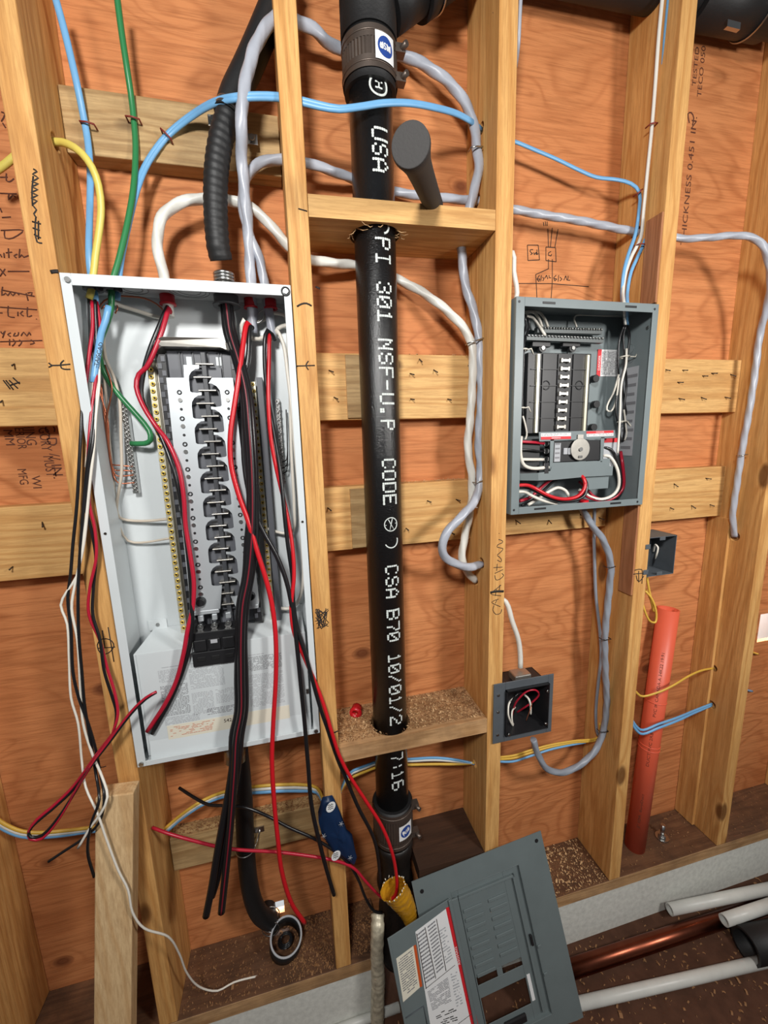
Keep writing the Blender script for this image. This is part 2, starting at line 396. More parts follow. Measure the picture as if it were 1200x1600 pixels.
mk('furring_strip', G().box(62.1, 62.49, 2.9, 5.4, -62.6, -21.2), WZ, label='long narrow furring strip against the right edge stud behind the orange pipe', cat='strip', bevel=.04)

def board(x0, x1, z0, z1, lab, nails=(), mat=WX, grp=None, Y=3.93):
    o = mk('backing_board', G().box(x0, x1, Y, DY-.01, z0, z1), mat, label=lab, cat='board', bevel=.07, group=grp)
    for (px, py, dx, dy) in nails:
        p = PY(px, py, Y); q = p+Vector((dx, -.42, dy*.8))
        g = G().tube([p+Vector((0, .1, 0)), q], [.055, .05], 6); g.ball(q, .07, 6); mk('nail', g, NAILM, o)
    return o
rn = random.Random(3)
def nl(L): return [(a, b, rn.uniform(.0, .35), rn.uniform(-.45, -.1)) for a, b in L]
board(-12.6, -1.6, -9.25, -3.75, 'pale backing board left of the white panel, upper one with black tally scribble', nl([(22, 568), (3, 625)]))
board(-12.6, -1.6, -20.95, -15.2, 'pale backing board left of the white panel, lower one', nl([(65, 815), (20, 885)]))
board(.05, 14.45, 9.15, 13.2, 'weathered backing board above the white panel, crossed by the green wire', nl([(385, 200)]), WG)
board(.05, 14.45, -51.0, -47.4, 'pale backing board under the white panel behind the lower black conduit', (), WG)
bu = board(16.05, 30.45, -9.25, -3.7, 'pale backing board behind the black pipe, upper one', nl([(513, 578), (521, 620), (677, 577), (641, 623), (699, 623), (731, 570), (640, 583), (655, 560)]))
bl_ = board(16.05, 30.45, -20.95, -15.1, 'pale backing board behind the black pipe, lower one behind the grey cable loop', nl([(511, 793), (667, 782), (712, 780), (634, 825), (705, 832)]))
board(32.05, 46.2, -20.95, -15.3, 'pale backing board peeking out under the grey panel', nl([(805, 812), (857, 812), (935, 808), (906, 803), (960, 790)]))
board(48.05, 62.45, -9.2, -3.65, 'pale nail-studded backing board right of the grey panel, upper one', nl([(1040, 577), (1066, 578), (1097, 587), (1111, 583), (1141, 584), (1058, 597), (1060, 622), (1095, 620), (1132, 620)]))
board(48.05, 62.05, -20.95, -15.2, 'pale nail-studded backing board right of the grey panel, lower one', nl([(1053, 755), (1102, 747), (1047, 793), (1080, 789), (1109, 788)]))
for za, zb, l in ((-9.1, -3.85, 'grey weathered scrap of wood on the upper board left of the black pipe'), (-20.8, -15.3, 'grey weathered scrap of wood on the lower board left of the black pipe')):
    a = PY(541, 600, 3.8).x if za > -12 else PY(548, 800, 3.8).x
    mk('wood_scrap', G().box(a, a+2.2, 3.72, 3.92, za, zb), WG, label=l, cat='scrap', bevel=.04)

def block(zl, zr, th, mat, lab, cx=21.26, cy=2.2, r=1.95):
    n = 20
    L = [(16.02, 0), (cx, 0)]+[(cx-r*math.sin(math.pi*k/n), cy-r*math.cos(math.pi*k/n)) for k in range(n+1)]+[(cx, DY-.02), (16.02, DY-.02)]
    R = [(30.46, 0), (cx, 0)]+[(cx+r*math.sin(math.pi*k/n), cy-r*math.cos(math.pi*k/n)) for k in range(n+1)]+[(cx, DY-.02), (30.46, DY-.02)]
    g = G()
    for P in (L, R):
        f = lambda x: zl+(zr-zl)*(x-16)/14.5
        top = [Vector((x, y, f(x))) for x, y in P]; g.prism(top, Vector((0, 0, -th)))
    return mk('fire_block', g, mat, label=lab, cat='block')
blkU = block(6.05, 6.3, 1.45, WXD if 0 else WX, 'horizontal wood block around the black pipe near the top, holding the black grip')
blkL = block(-38.05, -38.08, 1.5, WXD, 'horizontal wood block around the black pipe near the bottom, covered with sawdust')
g = G().box(23.3, 30.45, .05, DY-.02, -55.2, -53.7); mk('fire_block', g, WDK, label='dark block behind the leaning grey cover', cat='block')  # dark brown block between the pipe and the stud
# splinters round the pipe hole
g = G(); rs = random.Random(5)
for k in range(14):
    a = rs.uniform(-.3, 3.5); p = Vector((21.26+1.95*math.cos(a), 2.2-1.95*abs(math.sin(a)), 4.62)); q = p+Vector((rs.uniform(-.8, .8), rs.uniform(-.6, .1), rs.uniform(-.5, .0)))
    g.tube([p, (p+q)/2+Vector((0, 0, -.1)), q], [.035, .03, .01], 5)
mk('splinters', g, SHAV, blkU)

# leaning post bottom left
T = PY(179, 1243, -1.9); 
a0, a1 = PY(149, 1243, -1.8), PY(208, 1243, -1.8)
b0, b1 = PY(145, 1640, -4.2), PY(205, 1640, -4.2)
ax = (((b0+b1)-(a0+a1))/2).normalized(); k = ((a0+a1)/2).z; Lp = (k+70.1)/-ax.z
wv = (a1-a0).normalized(); wv = (wv-ax*wv.dot(ax)).normalized(); W_ = (a1-a0).length/2; nv = wv.cross(ax); 
if nv.y < 0: nv = -nv
c = (a0+a1)/2; q = [c-wv*W_, c+wv*W_, c+wv*W_+nv*1.45, c-wv*W_+nv*1.45]
g = G().hexa([p+ax*Lp for p in q], q)
mk('leaning_post', g, WPOST, label='short pale wood post leaning in front of the studs at bottom left', cat='post', bevel=.09)

# ================================================================== black drain pipe
CX, CY, PR = 21.26, 2.2, 1.63
drain = thing('drain_pipe', 'black cast iron vertical drain pipe with white lettering', 'pipe', (CX, CY, -62.7))
g = G(); g.cyl((CX, CY, -56), (CX, CY, 36), PR, n=48); mk('pipe_body', g, PIPE, drain)
g = G()
def wrap(z0, sgn=1):
    return lambda tx, ty: Vector((CX+(PR+.015)*math.sin(.16+ty/PR), CY-(PR+.015)*math.cos(.16+ty/PR), z0-tx))
DOT = {'U': (17, 17, 17, 17, 17, 17, 14), 'S': (14, 17, 16, 14, 1, 17, 14), 'A': (4, 10, 17, 17, 31, 17, 17), 'P': (30, 17, 17, 30, 16, 16, 16), 'I': (31, 4, 4, 4, 4, 4, 31), '3': (14, 17, 1, 6, 1, 17, 14),
       '0': (14, 17, 19, 21, 25, 17, 14), '1': (4, 12, 4, 4, 4, 4, 31), 'N': (17, 25, 21, 21, 19, 17, 17), 'F': (31, 16, 16, 30, 16, 16, 16), '-': (0, 0, 0, 31, 0, 0, 0), '.': (0, 0, 0, 0, 0, 12, 12),
       'C': (14, 17, 16, 16, 16, 17, 14), 'O': (14, 17, 17, 17, 17, 17, 14), 'D': (30, 17, 17, 17, 17, 17, 30), 'E': (31, 16, 16, 30, 16, 16, 31), 'B': (30, 17, 17, 30, 17, 17, 30), '7': (31, 1, 1, 2, 4, 4, 4),
       '/': (1, 1, 2, 4, 8, 16, 16), '2': (14, 17, 1, 6, 8, 16, 31), ':': (0, 4, 4, 0, 4, 4, 0), '6': (14, 16, 16, 30, 17, 17, 14)}
def zpy(py):  # height on the pipe front seen at pixel row py
    px = 583+(py-230)*.0265; return PX(px, py, CX).z if 0 else PY(px+6, py, CY-PR).z
for word in ((('U', 197, 219), ('S', 223, 242), ('A', 246, 268)), (('P', 370, 389), ('I', 396, 410)), (('3', 440, 458), ('0', 462, 481), ('1', 484, 502)),
             (('N', 529, 546), ('S', 551, 569), ('F', 573, 590), ('-', 594, 609), ('U', 614, 632), ('.', 634, 652), ('P', 656, 672)), (('C', 717, 732), ('O', 735, 751), ('D', 754, 770), ('E', 773, 789)),
             (('C', 884, 898), ('S', 902, 917), ('A', 920, 935)), (('B', 953, 969), ('7', 973, 987), ('0', 989, 1003)),
             (('1', 1024, 1035), ('0', 1039, 1053), ('/', 1056, 1068), ('0', 1072, 1086), ('1', 1090, 1100), ('/', 1104, 1115), ('2', 1120, 1134)), (('7', 1180, 1190), (':', 1193, 1206), ('1', 1208, 1217), ('6', 1222, 1236))):
    g = G()
    for s, ya, yb in word:
        za, zb = zpy(ya), zpy(yb); h = 1.3 if s not in '-.:' else (.7 if s == ':' else .25)
        rows = DOT[s]; w = abs(za-zb); f = wrap((za+zb)/2)
        for r_, row in enumerate(rows):
            for c_ in range(5):
                if row >> (4-c_) & 1:
                    tx = (c_-2)*w/5; ty = (3-r_)*1.3/7; hx, hy = w/10*.97, 1.3/14*(.97 if (r_+c_) % 3 else .82)
                    g.add([f(tx-hx, ty-hy*.7), f(tx-hx*.6, ty-hy), f(tx+hx*.6, ty-hy), f(tx+hx, ty-hy*.7), f(tx+hx, ty+hy*.7), f(tx+hx*.6, ty+hy), f(tx-hx*.6, ty+hy), f(tx-hx, ty+hy*.7)], [tuple(range(8))])
    mk('pipe_lettering', g, WPAINT, drain)
g = G()
def arc_on(zc, r, a0, a1, w=.06, sx=1):
    f = wrap(zc); n = 22; g.tube([f(r*math.cos(a0+(a1-a0)*k/n)*sx, r*math.sin(a0+(a1-a0)*k/n)) for k in range(n+1)], w, 6, flat=.3)
g = G(); arc_on(zpy(131), .66, 0, 2*math.pi, .085, .95)
text_geo(g, 'H', .55, wrap(zpy(131)), .02, .45)
mk('pipe_symbol', g, WPAINT, drain); g = G(); arc_on(zpy(106), .45, .6, 2.8, .09)
mk('pipe_symbol', g, WPAINT, drain); g = G(); arc_on(zpy(820), .58, 0, 2*math.pi, .05)
for a in (.5, 1.7, 2.9):
    f = wrap(zpy(820)); g.tube([f(.5*math.cos(a+t), .5*math.sin(a+t)) for t in (0, 3.14)], .04, 6, flat=.3)
mk('pipe_symbol', g, WPAINT, drain); g = G(); arc_on(zpy(846), .6, -1.1, 1.9, .06); mk('pipe_symbol', g, WPAINT, drain); g = G()
arc_on(zpy(352), .5, .2, 2.0, .085)
mk('pipe_symbol', g, WPAINT, drain)
# couplings
def coupling(z0, z1, r, lab, ang, ribs=True, rot=math.pi):
    o = thing('pipe_coupling', lab, 'coupling', (CX, CY, z0))
    g = G(); g.tube([(CX, CY, z0-.45), (CX, CY, z1+.2)], r-.06, 48); mk('rubber_sleeve', g, RUBBER, o)
    g = G(); n = 96
    for (za, zb, c) in ((z0, z0+.75, 0), (z0+.75, z1-.75, 1), (z1-.75, z1, 0)):
        vs = []; 
        for z in (za, zb):
            for k in range(n):
                a = 2*math.pi*k/n; rr = r+(.04 if not c else (.05*(k % 2)))
                vs.append((CX+rr*math.sin(a), CY-rr*math.cos(a), z))
        g.add(vs, [(k, (k+1) % n, n+(k+1) % n, n+k) for k in range(n)], not c)
    mk('metal_shield', g, SHIELD, o)
    for zc in (z0+.37, z1-.37):
        g = G(); g.torus((CX, CY, zc), (0, 0, 1), r+.05, .05, 48, 6); 
        g.box(CX+r*.86, CX+r*.86+.75, CY-1.1, CY-.45, zc-.28, zc+.28); g.cyl((CX+r+.1, CY-.8, zc), (CX+r+.45, CY-1.5, zc), .2, n=8)
        mk('band_clamp', g, SHIELD, o)
    g = G(); fz = (z0+z1)/2; rr = r+.11
    P = lambda a, z: Vector((CX+rr*math.sin(a), CY-rr*math.cos(a), z))
    n = 8; w = .78/rr; h = .82
    g.add([P(ang-w+2*w*k/n, fz+s*h) for s in (-1, 1) for k in range(n+1)], [(k, k+1, n+2+k, n+1+k) for k in range(n)])
    lb = mk('white_label', g, LBLW, o, 'white square sticker')
    rr += .015; g = G(); g.add([P(ang, fz)]+[P(ang+.62/rr*math.cos(t*math.pi/12), fz+.62*math.sin(t*math.pi/12)) for t in range(24)], [(0, k+1, (k+1) % 24+1) for k in range(24)])
    mk('blue_roundel', g, LBLB, lb)
    rr += .015; g = G(); text_geo(g, 'NSF', .42, lambda tx, ty: P(ang+(tx*math.cos(rot)-ty*math.sin(rot))/rr, fz+tx*math.sin(rot)+ty*math.cos(rot)), .02, .85)
    mk('roundel_lettering', g, LBLW, lb)
zt0, zt1 = PY(577, 118, 1.0).z, PY(577, 52, 1.0).z
coupling(zt0, zt1, 1.98, 'ribbed metal pipe coupling with a blue round badge near the top of the drain pipe', .36)
zb0, zb1 = PY(606, 1322, 1.0).z, PY(606, 1268, 1.0).z
coupling(zb0, zb1, 1.98, 'metal pipe coupling with a small badge near the bottom of the drain pipe', .42, rot=.5)
# lower fitting (dirty)
g = G(); zz = zb0-.3; P = []; R = []
rs = random.Random(9)
for k in range(26): P.append(Vector((CX, CY, zz-k*.62))); R.append(1.75+.12*math.sin(k*.9)+rs.uniform(-.05, .08)+(.18 if k in (0, 1) else 0))
g.tube(P, R, 40); mk('pipe_fitting', g, MUDBLK, label='dirty black pipe fitting below the lower coupling', cat='fitting')
# wye at top
g = G(); c0 = Vector((CX, CY, zt1+.2)); g.tube([c0, c0+Vector((0, 0, 14))], 2.05, 40)
b0 = PY(604, 14, 2.2); dv = (PY(688, -48, 2.2)-b0).normalized(); b1 = b0+dv*2.9
g.tube([b0, b1], 1.6, 36); g.tube([b1, b1+dv*.9], 1.95, 36); g.tube([b1+dv*.9, b1+dv*6], 1.85, 36)
wye = mk('wye_fitting', g, RUBBER, label='black branching pipe fitting at the top of the drain pipe', cat='fitting')
g = G(); g.torus(b1+dv*1.2, dv, 1.95, .09, 40, 6); e = b1+dv*1.2+Vector((1.5, -.9, -1.2)); g.box(e.x-.3, e.x+.4, e.y-.2, e.y+.3, e.z-.3, e.z+.3)
mk('band_clamp', g, STEEL, wye)
# horizontal pipe along the top right
zc = 26.3
g = G(); g.cyl((33, 2.75, zc-.6), (62, 2.75, zc+.3), 1.75, n=40)
hp = mk('vent_pipe', g, RUBBER, label='thick black pipe running across the top right corner', cat='pipe')
g = G(); g.cyl((50.5, 2.6, zc-.1), (59.0, 2.6, zc+.2), 2.15, n=40)
c2 = mk('rubber_coupling', g, RUBBER, hp)
g = G(); g.torus((57.0, 2.6, zc+.1), (1, 0, .03), 2.2, .09, 48, 6); e = PY(1142, 46, .9); g.box(e.x-.9, e.x+.5, .5, .8, e.z-.25, e.z+.25); mk('clamp_band', g, STEEL, c2)
g = G(); g.tube(spline([Vector((58.5, 2.6, zc+.2)), Vector((60.3, 2.6, zc+.6)), Vector((61.3, 2.6, zc+2.4)), Vector((61.6, 2.6, zc+6))]), 2.0, 36); mk('elbow', g, RUBBER, hp)

# orange pipe
pb, pt_ = PY(990, 1334, 2.6), PY(1044.5, 951, 4.0)
orange = thing('orange_pipe', 'orange plastic pipe with open top leaning in the right hand bay', 'pipe', pb)
axo = (pt_-pb).normalized(); Lo = (pt_-pb).length
g = G(); g.ringtube(pb, pt_, 1.12, .98, 40); mk('pipe_body', g, ORANGEP, orange)
for t, rr in ((.645, 1.17), (.47, 1.18), (.455, 1.18)):
    g = G(); g.torus(pb+(pt_-pb)*t, axo, 1.12, .06, 40, 6); mk('pipe_ridge', g, ORANGEP, orange)
g = G(); vd = (CAM-(pb+pt_)/2).normalized(); vx = (vd-axo*vd.dot(axo)).normalized(); vy = axo.cross(vx)
def op(t0): return lambda tx, ty: pb+axo*(t0+tx)+(vx*math.cos(ty/1.12-.15)+vy*math.sin(ty/1.12-.15))*1.13*(-1 if 0 else 1)
for s, t0, L, h in (('2" SDR  BuryDuct', 4.5, 4.6, .34), ('DUCT PVC 2RB', 12.8, 4.4, .3), ('PVC IK CANADA A 34K22 19:91', 19.2, 8.0, .3)):
    text_geo(g, s, h, lambda tx, ty, t0=t0, L=L: pb+axo*(t0+L/2+tx)+(vx*math.cos(.1-ty/1.12)+vy*math.sin(.1-ty/1.12))*-1.0*0+axo*0+((vx*math.cos(.1-ty/1.12)+vy*math.sin(.1-ty/1.12))*1.13), 0, L)
mk('pipe_print', g, STAMP, orange)

# anchor bolt
p = PZ(1034, 1308, -62.65); bo = thing('anchor_bolt', 'steel anchor bolt with washer standing on the bottom plate right of the orange pipe', 'bolt', p)
mk('threaded_rod', G().cyl(p, p+Vector((0, 0, 1.9)), .25, n=14), STEEL, bo)
g = G(); g.cyl(p+Vector((0, 0, .12)), p+Vector((0, 0, .55)), .46, n=6); mk('nut', g, STEEL, bo)
mk('washer', G().cyl(p, p+Vector((0, 0, .12)), .75, n=24), STEEL, bo)

# rubber grip on block
ea = PZ(678, 322, 6.9); eb = PY(641, 226, -7.5); d = (eb-ea)
P = [ea+d*t for t in (0, .3, .6, .78, .9, .97, 1)]
g = G(); g.tube(P, [.72, .74, .78, .84, 1.0, 1.12, 1.08], 36); mk('hammer_grip', g, GRIP, label='black rubber hammer handle resting on the upper wood block', cat='handle', bevel=.04)

# ------------------------------------------------------------------ floor pipes
def fpipe(name, a, b, r, mat, lab, ri=None, z=-70.3):
    A = PZ(a[0], a[1], z+r); B = PZ(b[0], b[1], z+r); B = A+(B-A)*1.25
    g = G(); g.ringtube(A, B, r, ri or r*.8, 32); return mk(name, g, mat, label=lab, cat='pipe')
fpipe('copper_pipe', (850, 1528), (1190, 1416), .85, COPPERPIPE, 'long copper pipe lying on the floor beside the concrete curb')
fpipe('plastic_pipe', (862, 1578), (1195, 1502), .56, PVC, 'long white plastic pipe lying on the floor right of the leaning cover')
fpipe('plastic_pipe', (500, 1618), (600, 1582), .4, PVC, 'short piece of white plastic pipe on the floor left of the leaning cover')
fpipe('plastic_pipe', (1046, 1421), (1200, 1389), .62, PVC, 'short white plastic pipe end lying nearest the concrete curb', z=-68.9)
fpipe('plastic_pipe', (1131, 1438), (1200, 1415), .62, PVC, 'white plastic pipe end lying on the black pipe at right edge', z=-68.0)
fpipe('floor_drain_pipe', (1165, 1478), (1260, 1460), 1.7, RUBBER, 'large black pipe lying on the floor at right edge', 1.45)

# ================================================================== white load centre (left)
def shell(name, x0, x1, z0, z1, y0, y1, lip, mat, parent, t=.06):
    g = G()
    g.box(x0, x1, y1-t, y1, z0, z1); g.box(x0, x0+t, y0, y1-t, z0, z1); g.box(x1-t, x1, y0, y1-t, z0, z1)
    g.box(x0+t, x1-t, y0, y1-t, z1-t, z1); g.box(x0+t, x1-t, y0, y1-t, z0, z0+t)
    l, r, tp, bt = lip
    g.box(x0, x0+l, y0-t, y0, z0, z1); g.box(x1-r, x1, y0-t, y0, z0, z1)
    g.box(x0+l, x1-r, y0-t, y0, z1-tp, z1); g.box(x0+l, x1-r, y0-t, y0, z0, z0+bt)
    return mk(name, g, mat, parent, bevel=.03)
mp = thing('electrical_panel', 'large open white electrical panel full of red and black wires', 'electrical panel', (7.25, 2, -36))
shell('enclosure', .1, 14.42, -36.0, 0, -.12, 3.85, (.62, .5, .72, .45), WHITE_PAINT, mp)
YF = -.2
for x, z in ((.55, -.42), (14.05, -.45), (.42, -35.7), (14.1, -35.7)):
    mk('corner_screw', G().cyl((x, YF, z), (x, YF-.12, z), .17, n=14), STEEL, mp)
g = G(); g.torus((14.05, YF-.02, -.45), (0, 1, 0), .27, .06, 24, 6); mk('corner_grommet', g, BLACKP, mp)
for x, z in ((.42, -17), (14.15, -17.2)): mk('lip_screw', G().cyl((x, YF, z), (x, YF-.05, z), .09, n=10), NAILM, mp)
for cx_, cy_, rr in ((3.6, 2.0, .95), (3.6, 2.0, .6), (7.3, 1.9, 1.1), (7.3, 1.9, .75), (7.3, 1.9, 1.35)):
    g = G(); g.torus((cx_, cy_, -.085), (0, 0, 1), rr, .018, 40, 4); mk('knockout_ring', g, LBLG, mp)
# bus interior
BX0, BX1, BZ0, BZ1 = 4.45, 10.2, -26.0, -4.05
inner = mk('bus_base', G().box(BX0+.7, BX1-.55, 2.5, 3.6, BZ0, BZ1), BUSGREY, mp, bevel=.04)
g = G()
for x in (6.0, 6.2, 6.95, 8.0, 8.75, 8.95): g.box(x, x+.07, 2.38, 2.52, -26, -4.1)
mk('base_rib', g, RIDGE, inner)
for x in (6.45, 8.55): mk('base_slot', G().box(x, x+.42, 2.46, 2.52, -5.1, -4.45), WHITE_PAINT, inner, bevel=.05)
# side hook rails with grey teeth
for sx, lab in ((4.55, 'left'), (9.65, 'right')):
    rail = mk('hook_rail', G().box(sx, sx+.62, 2.0, 3.6, -26.0, -4.4), BLACKP, mp, bevel=.02)
    g = G()
    for k in range(42):
        z = -4.7-k*.505; o = .06 if k % 2 else .3
        g.box(sx+o, sx+o+.26, 1.93, 2.02, z-.22, z+.16)
    mk('hook_teeth', g, BUSGREY, rail)
# silver bracket top
g = G(); P = [Vector((x, y, z)) for x, y, z in ((4.1, 2.2, -4.35), (4.6, 1.7, -3.55), (5.2, 1.5, -3.3), (9.0, 1.5, -3.3), (10.3, 2.2, -3.95), (10.3, 2.2, -4.35), (9.1, 1.6, -3.95), (5.1, 1.6, -3.95), (4.6, 1.9, -4.25))]
g.prism(P, Vector((0, 1.6, 0))); mk('top_bracket', g, BRACK, mp, bevel=.03)
# tin cover plates with scallops (traced on plane y = 1.35)
YP = 1.35
def zrow(px, py): return PY(px, py, YP).z
z_a, z_b = zrow(311, 576), zrow(345, 918); pitch = (z_a-z_b)/9.0
xc = (PY(323, 640, YP).x+PY(352, 900, YP).x)/2
def outer(side, z):      # outer edge of plate
    t = (z+6.3)/(-24+6.3)
    if side < 0: return PY(262, 597, YP).x+(PY(299, 950, YP).x-PY(262, 597, YP).x)*t
    return PY(363, 597, YP).x+(PY(402, 930, YP).x-PY(363, 597, YP).x)*t
def plate_half(side):
    top = -6.15; bot = -24.2; E = []
    n = 9 if side < 0 else 10
    zs = z_a if side < 0 else z_a-pitch*.55
    E.append((xc+side*.55 if side > 0 else xc-.25, top if side > 0 else z_a+.25))
    for k in range(11):
        z = zs-k*pitch
        if z-pitch < bot+.1: break
        tip = xc+side*.28; inn = xc+side*1.05
        E += [(tip, z), (tip+side*.25, z-.02), (inn-side*.22, z-.22), (inn-side*.04, z-.5), (inn, z-.8), (inn, z-pitch+.28), (inn-side*.1, z-pitch+.2), (tip+side*.3, z-pitch+.16), (tip, z-pitch+.2)]
    E.append((xc+side*.6, bot))
    zt = E[0][1]
    O = [(outer(side, bot)+(side*-.0), bot), (outer(side, -22), -22), (outer(side, -15), -15), (outer(side, -9), -9), (outer(side, top), top)]
    if side < 0: O += [(xc-1.35, top), (xc-1.3, zt)]
    poly = E+O
    P = [Vector((x, YP, z)) for x, z in poly]
    if side < 0: P = P[::-1]
    g = G(); g.prism(P, Vector((0, .08, 0)))
    xo = outer(side, -15)
    o = mk('tin_cover_plate', g, ALU, mp)
    # folded outer flange
    g = G(); Q = [Vector((outer(side, z), YP, z)) for z in (top, -9, -15, -22, bot)]
    for a, b in zip(Q, Q[1:]):
        w = Vector((side*.06, 0, 0)); h = Vector((0, 1.0, 0)); g.hexa([a, a+w, a+w+h, a+h], [b, b+w, b+w+h, b+h])
    mk('plate_flange', g, ALU, o)
    xm = lambda z: (outer(side, z)+xc+side*1.05)/2
    for k in range(10):
        z = z_a-k*pitch-.35
        x = xm(z)
        if k > 0:
            g = G(); g.torus((x, YP-.02, z+.55), (0, 1, 0), .13, .05, 16, 6); mk('plate_eyelet', g, BLACKP, o)
            g = G(); g.cyl((x, YP, z-.0), (x, YP-.09, z-.0), .15, n=14); mk('plate_screw', g, STEEL, o)
            g = G(); g.cyl((x, YP+.0, z-.65), (x, YP-.03, z-.65), .1, n=12); mk('plate_hole', g, BLACKP, o)
    g = G(); x = xm(-23.3)+side*.1; g.cyl((x, YP, -23.4), (x, YP-.35, -23.4), .42, .3, 20); mk('plate_boss', g, BLACKP, o)
    g = G(); g.box(min(xc+side*.7, outer(side, bot)), max(xc+side*.7, outer(side, bot)), YP, 2.4, bot-.35, bot); mk('plate_foot', g, ALU, o, bevel=.05)
plate_half(-1); plate_half(1)
g = G(); g.box(xc-.13, xc+.2, 1.55, 2.5, -25, -4.3); mk('centre_ridge', g, RIDGE, inner, bevel=.03)
g = G(); g.box(xc-1.15, xc+1.15, 2.1, 2.5, -24.6, -5.3); mk('centre_base', g, BUSGREY, inner)
for k in range(21):
    z = z_a+.35-k*pitch/2
    if z < -24.3: break
    s = -1 if k % 2 else 1
    g = G(); g.box(xc-.62+.12*s, xc+.62+.12*s, 1.42, 2.2, z-.045, z+.045); mk('bus_stab', g, BRACK, inner, bevel=.02)
# lugs / breaker at the foot of the bus
lug = mk('main_lug_block', G().box(5.05, 8.35, .35, 1.9, -27.2, -25.6), BLACKP, mp, bevel=.05)
mk('lug_skirt', G().box(4.95, 8.45, .1, 1.6, -28.35, -27.15), BLACKP, lug, bevel=.05)
for k in range(3):
    x = 5.62+k*1.05
    mk('lug_cover', G().box(x-.44, x+.44, .12, .36, -27.1, -26.15), BLACKP, lug, bevel=.06)
    mk('lug_window', G().box(x-.3, x+.3, .05, .12, -27.9, -27.55), RUBBER, lug, bevel=.02)
    g = G(); g.cyl((x, 1.1, -25.4), (x, .75, -25.4), .27, n=6); g.cyl((x, .78, -25.4), (x, .7, -25.4), .13, n=10); mk('lug_bolt', g, STEEL, lug)
    mk('lug_strap', G().box(x-.2, x+.2, 1.3, 1.6, -25.1, -24.6), ALU, lug, bevel=.04)
mk('lug_label', G().box(6.42, 6.92, .1, .13, -26.5, -26.2), LBLL, lug)
mk('lug_hook', G().prism([Vector((4.95, .6, -27.3)), Vector((4.6, .6, -27.6)), Vector((4.72, .6, -28.3)), Vector((4.95, .6, -27.8))], Vector((0, .5, 0))), BLACKP, lug)
# neutral bars
def screwbar(name, x, z0, z1, n, mat, cols, r, bw, y=2.85, barmat=None):
    bar = mk(name, G().box(x-bw/2, x+bw/2, y, y+.55, z1-.2, z0+.2), barmat or mat, mp, bevel=.03)
    first = None
    for c in range(cols):
        for k in range(n):
            xx = x+(c-(cols-1)/2)*bw/cols+((k % 2)-.5)*.05; z = z0-(z0-z1)*(k+.5*(c % 2))/(n-.5)
            if first is None:
                g = G(); g.torus((xx, y-.06, z), (0, 1, 0), r*.66, r*.26, 12, 5); g.cur = 1; g.cyl((xx, y, z), (xx, y-.05, z), r*.5, n=8); first = mk('terminal_screw', g, [mat, NAILM], bar); p0 = Vector((xx, 0, z))
            else: dupchild(first, Vector((xx, 0, z))-p0)
    return bar
screwbar('neutral_bar', 3.95, -4.9, -26.2, 42, BRASS, 1, .19, .5, 2.5, PALEBAR)
screwbar('neutral_bar', 11.1, -6.4, -26.2, 38, BRASS, 1, .16, .4, 2.8, PALEBAR)
mk('rail_channel', G().box(3.55, 4.45, 3.1, 3.7, -26.4, -4.3), BRACK, mp, bevel=.03)
mk('rail_channel', G().box(11.4, 11.85, 2.6, 3.7, -26.4, -5.9), BUSGREY, mp, bevel=.03)
screwbar('ground_bar', 1.6, -7.8, -14.4, 22, STEEL, 2, .11, .42, 3.1)
screwbar('ground_bar', 12.9, -7.7, -14.3, 22, STEEL, 2, .1, .34, 3.2)
# lower wiring cover
g = G(); z0, z1 = -35.9, -26.75
g.hexa([Vector((.75, .45, z1)), Vector((13.72, .45, z1)), Vector((13.6, 3.75, z1+.55)), Vector((1.35, 3.75, z1+.55))],
       [Vector((.75, .5, z1-.12)), Vector((13.72, .5, z1-.12)), Vector((13.6, 3.75, z1+.43)), Vector((1.35, 3.75, z1+.43))])
g.box(.95, 13.75, .38, .46, z0+.55, z1); g.box(.75, .97, .45, .8, z0+.3, z1); g.hexa([Vector((1.0, .38, z0+1.6)), Vector((13.75, .38, z0+1.6)), Vector((13.75, .5, z0+1.6)), Vector((1.0, .5, z0+1.6))],
       [Vector((1.0, .15, z0+.1)), Vector((13.75, .15, z0+.1)), Vector((13.75, .3, z0+.1)), Vector((1.0, .3, z0+.1))])
lc = mk('lower_cover', g, WHITE_PAINT, mp, bevel=.02)
def label(parent, name, O, u, v, w, h, mat, n=None):   # thin sheet; O corner, u right, v down (unit), returns builder
    n = u.cross(v).normalized(); n = n if (CAM-O).dot(n) > 0 else -n
    g = G(); q = [O, O+u*w, O+u*w+v*h, O+v*h]; g.prism([p+n*.004 for p in q], n*.012); return mk(name, g, mat, parent), n
def printlines(parent, O, u, v, w, h, rows, mat, seed=1, n=None, fill=.9, th=.45, name='fine_print', lift=.02):
    r = random.Random(seed); g = G(); dh = h/rows
    for k in range(rows):
        x = 0
        while x < w*.97:
            L = min(r.uniform(.04, .22)*max(w, .8)*.5+.03, w-x)
            if r.random() < fill: 
                a = O+u*x+v*(k*dh)+n*lift; g.add([a, a+u*L, a+u*L+v*dh*th, a+v*dh*th], [(0, 1, 2, 3)])
            x += L+.05
    return mk(name, g, mat, parent)
u, v = Vector((1, 0, 0)), Vector((0, 0, -1)); nn = Vector((0, -1, 0))
O = PY(265, 1062, .36); 
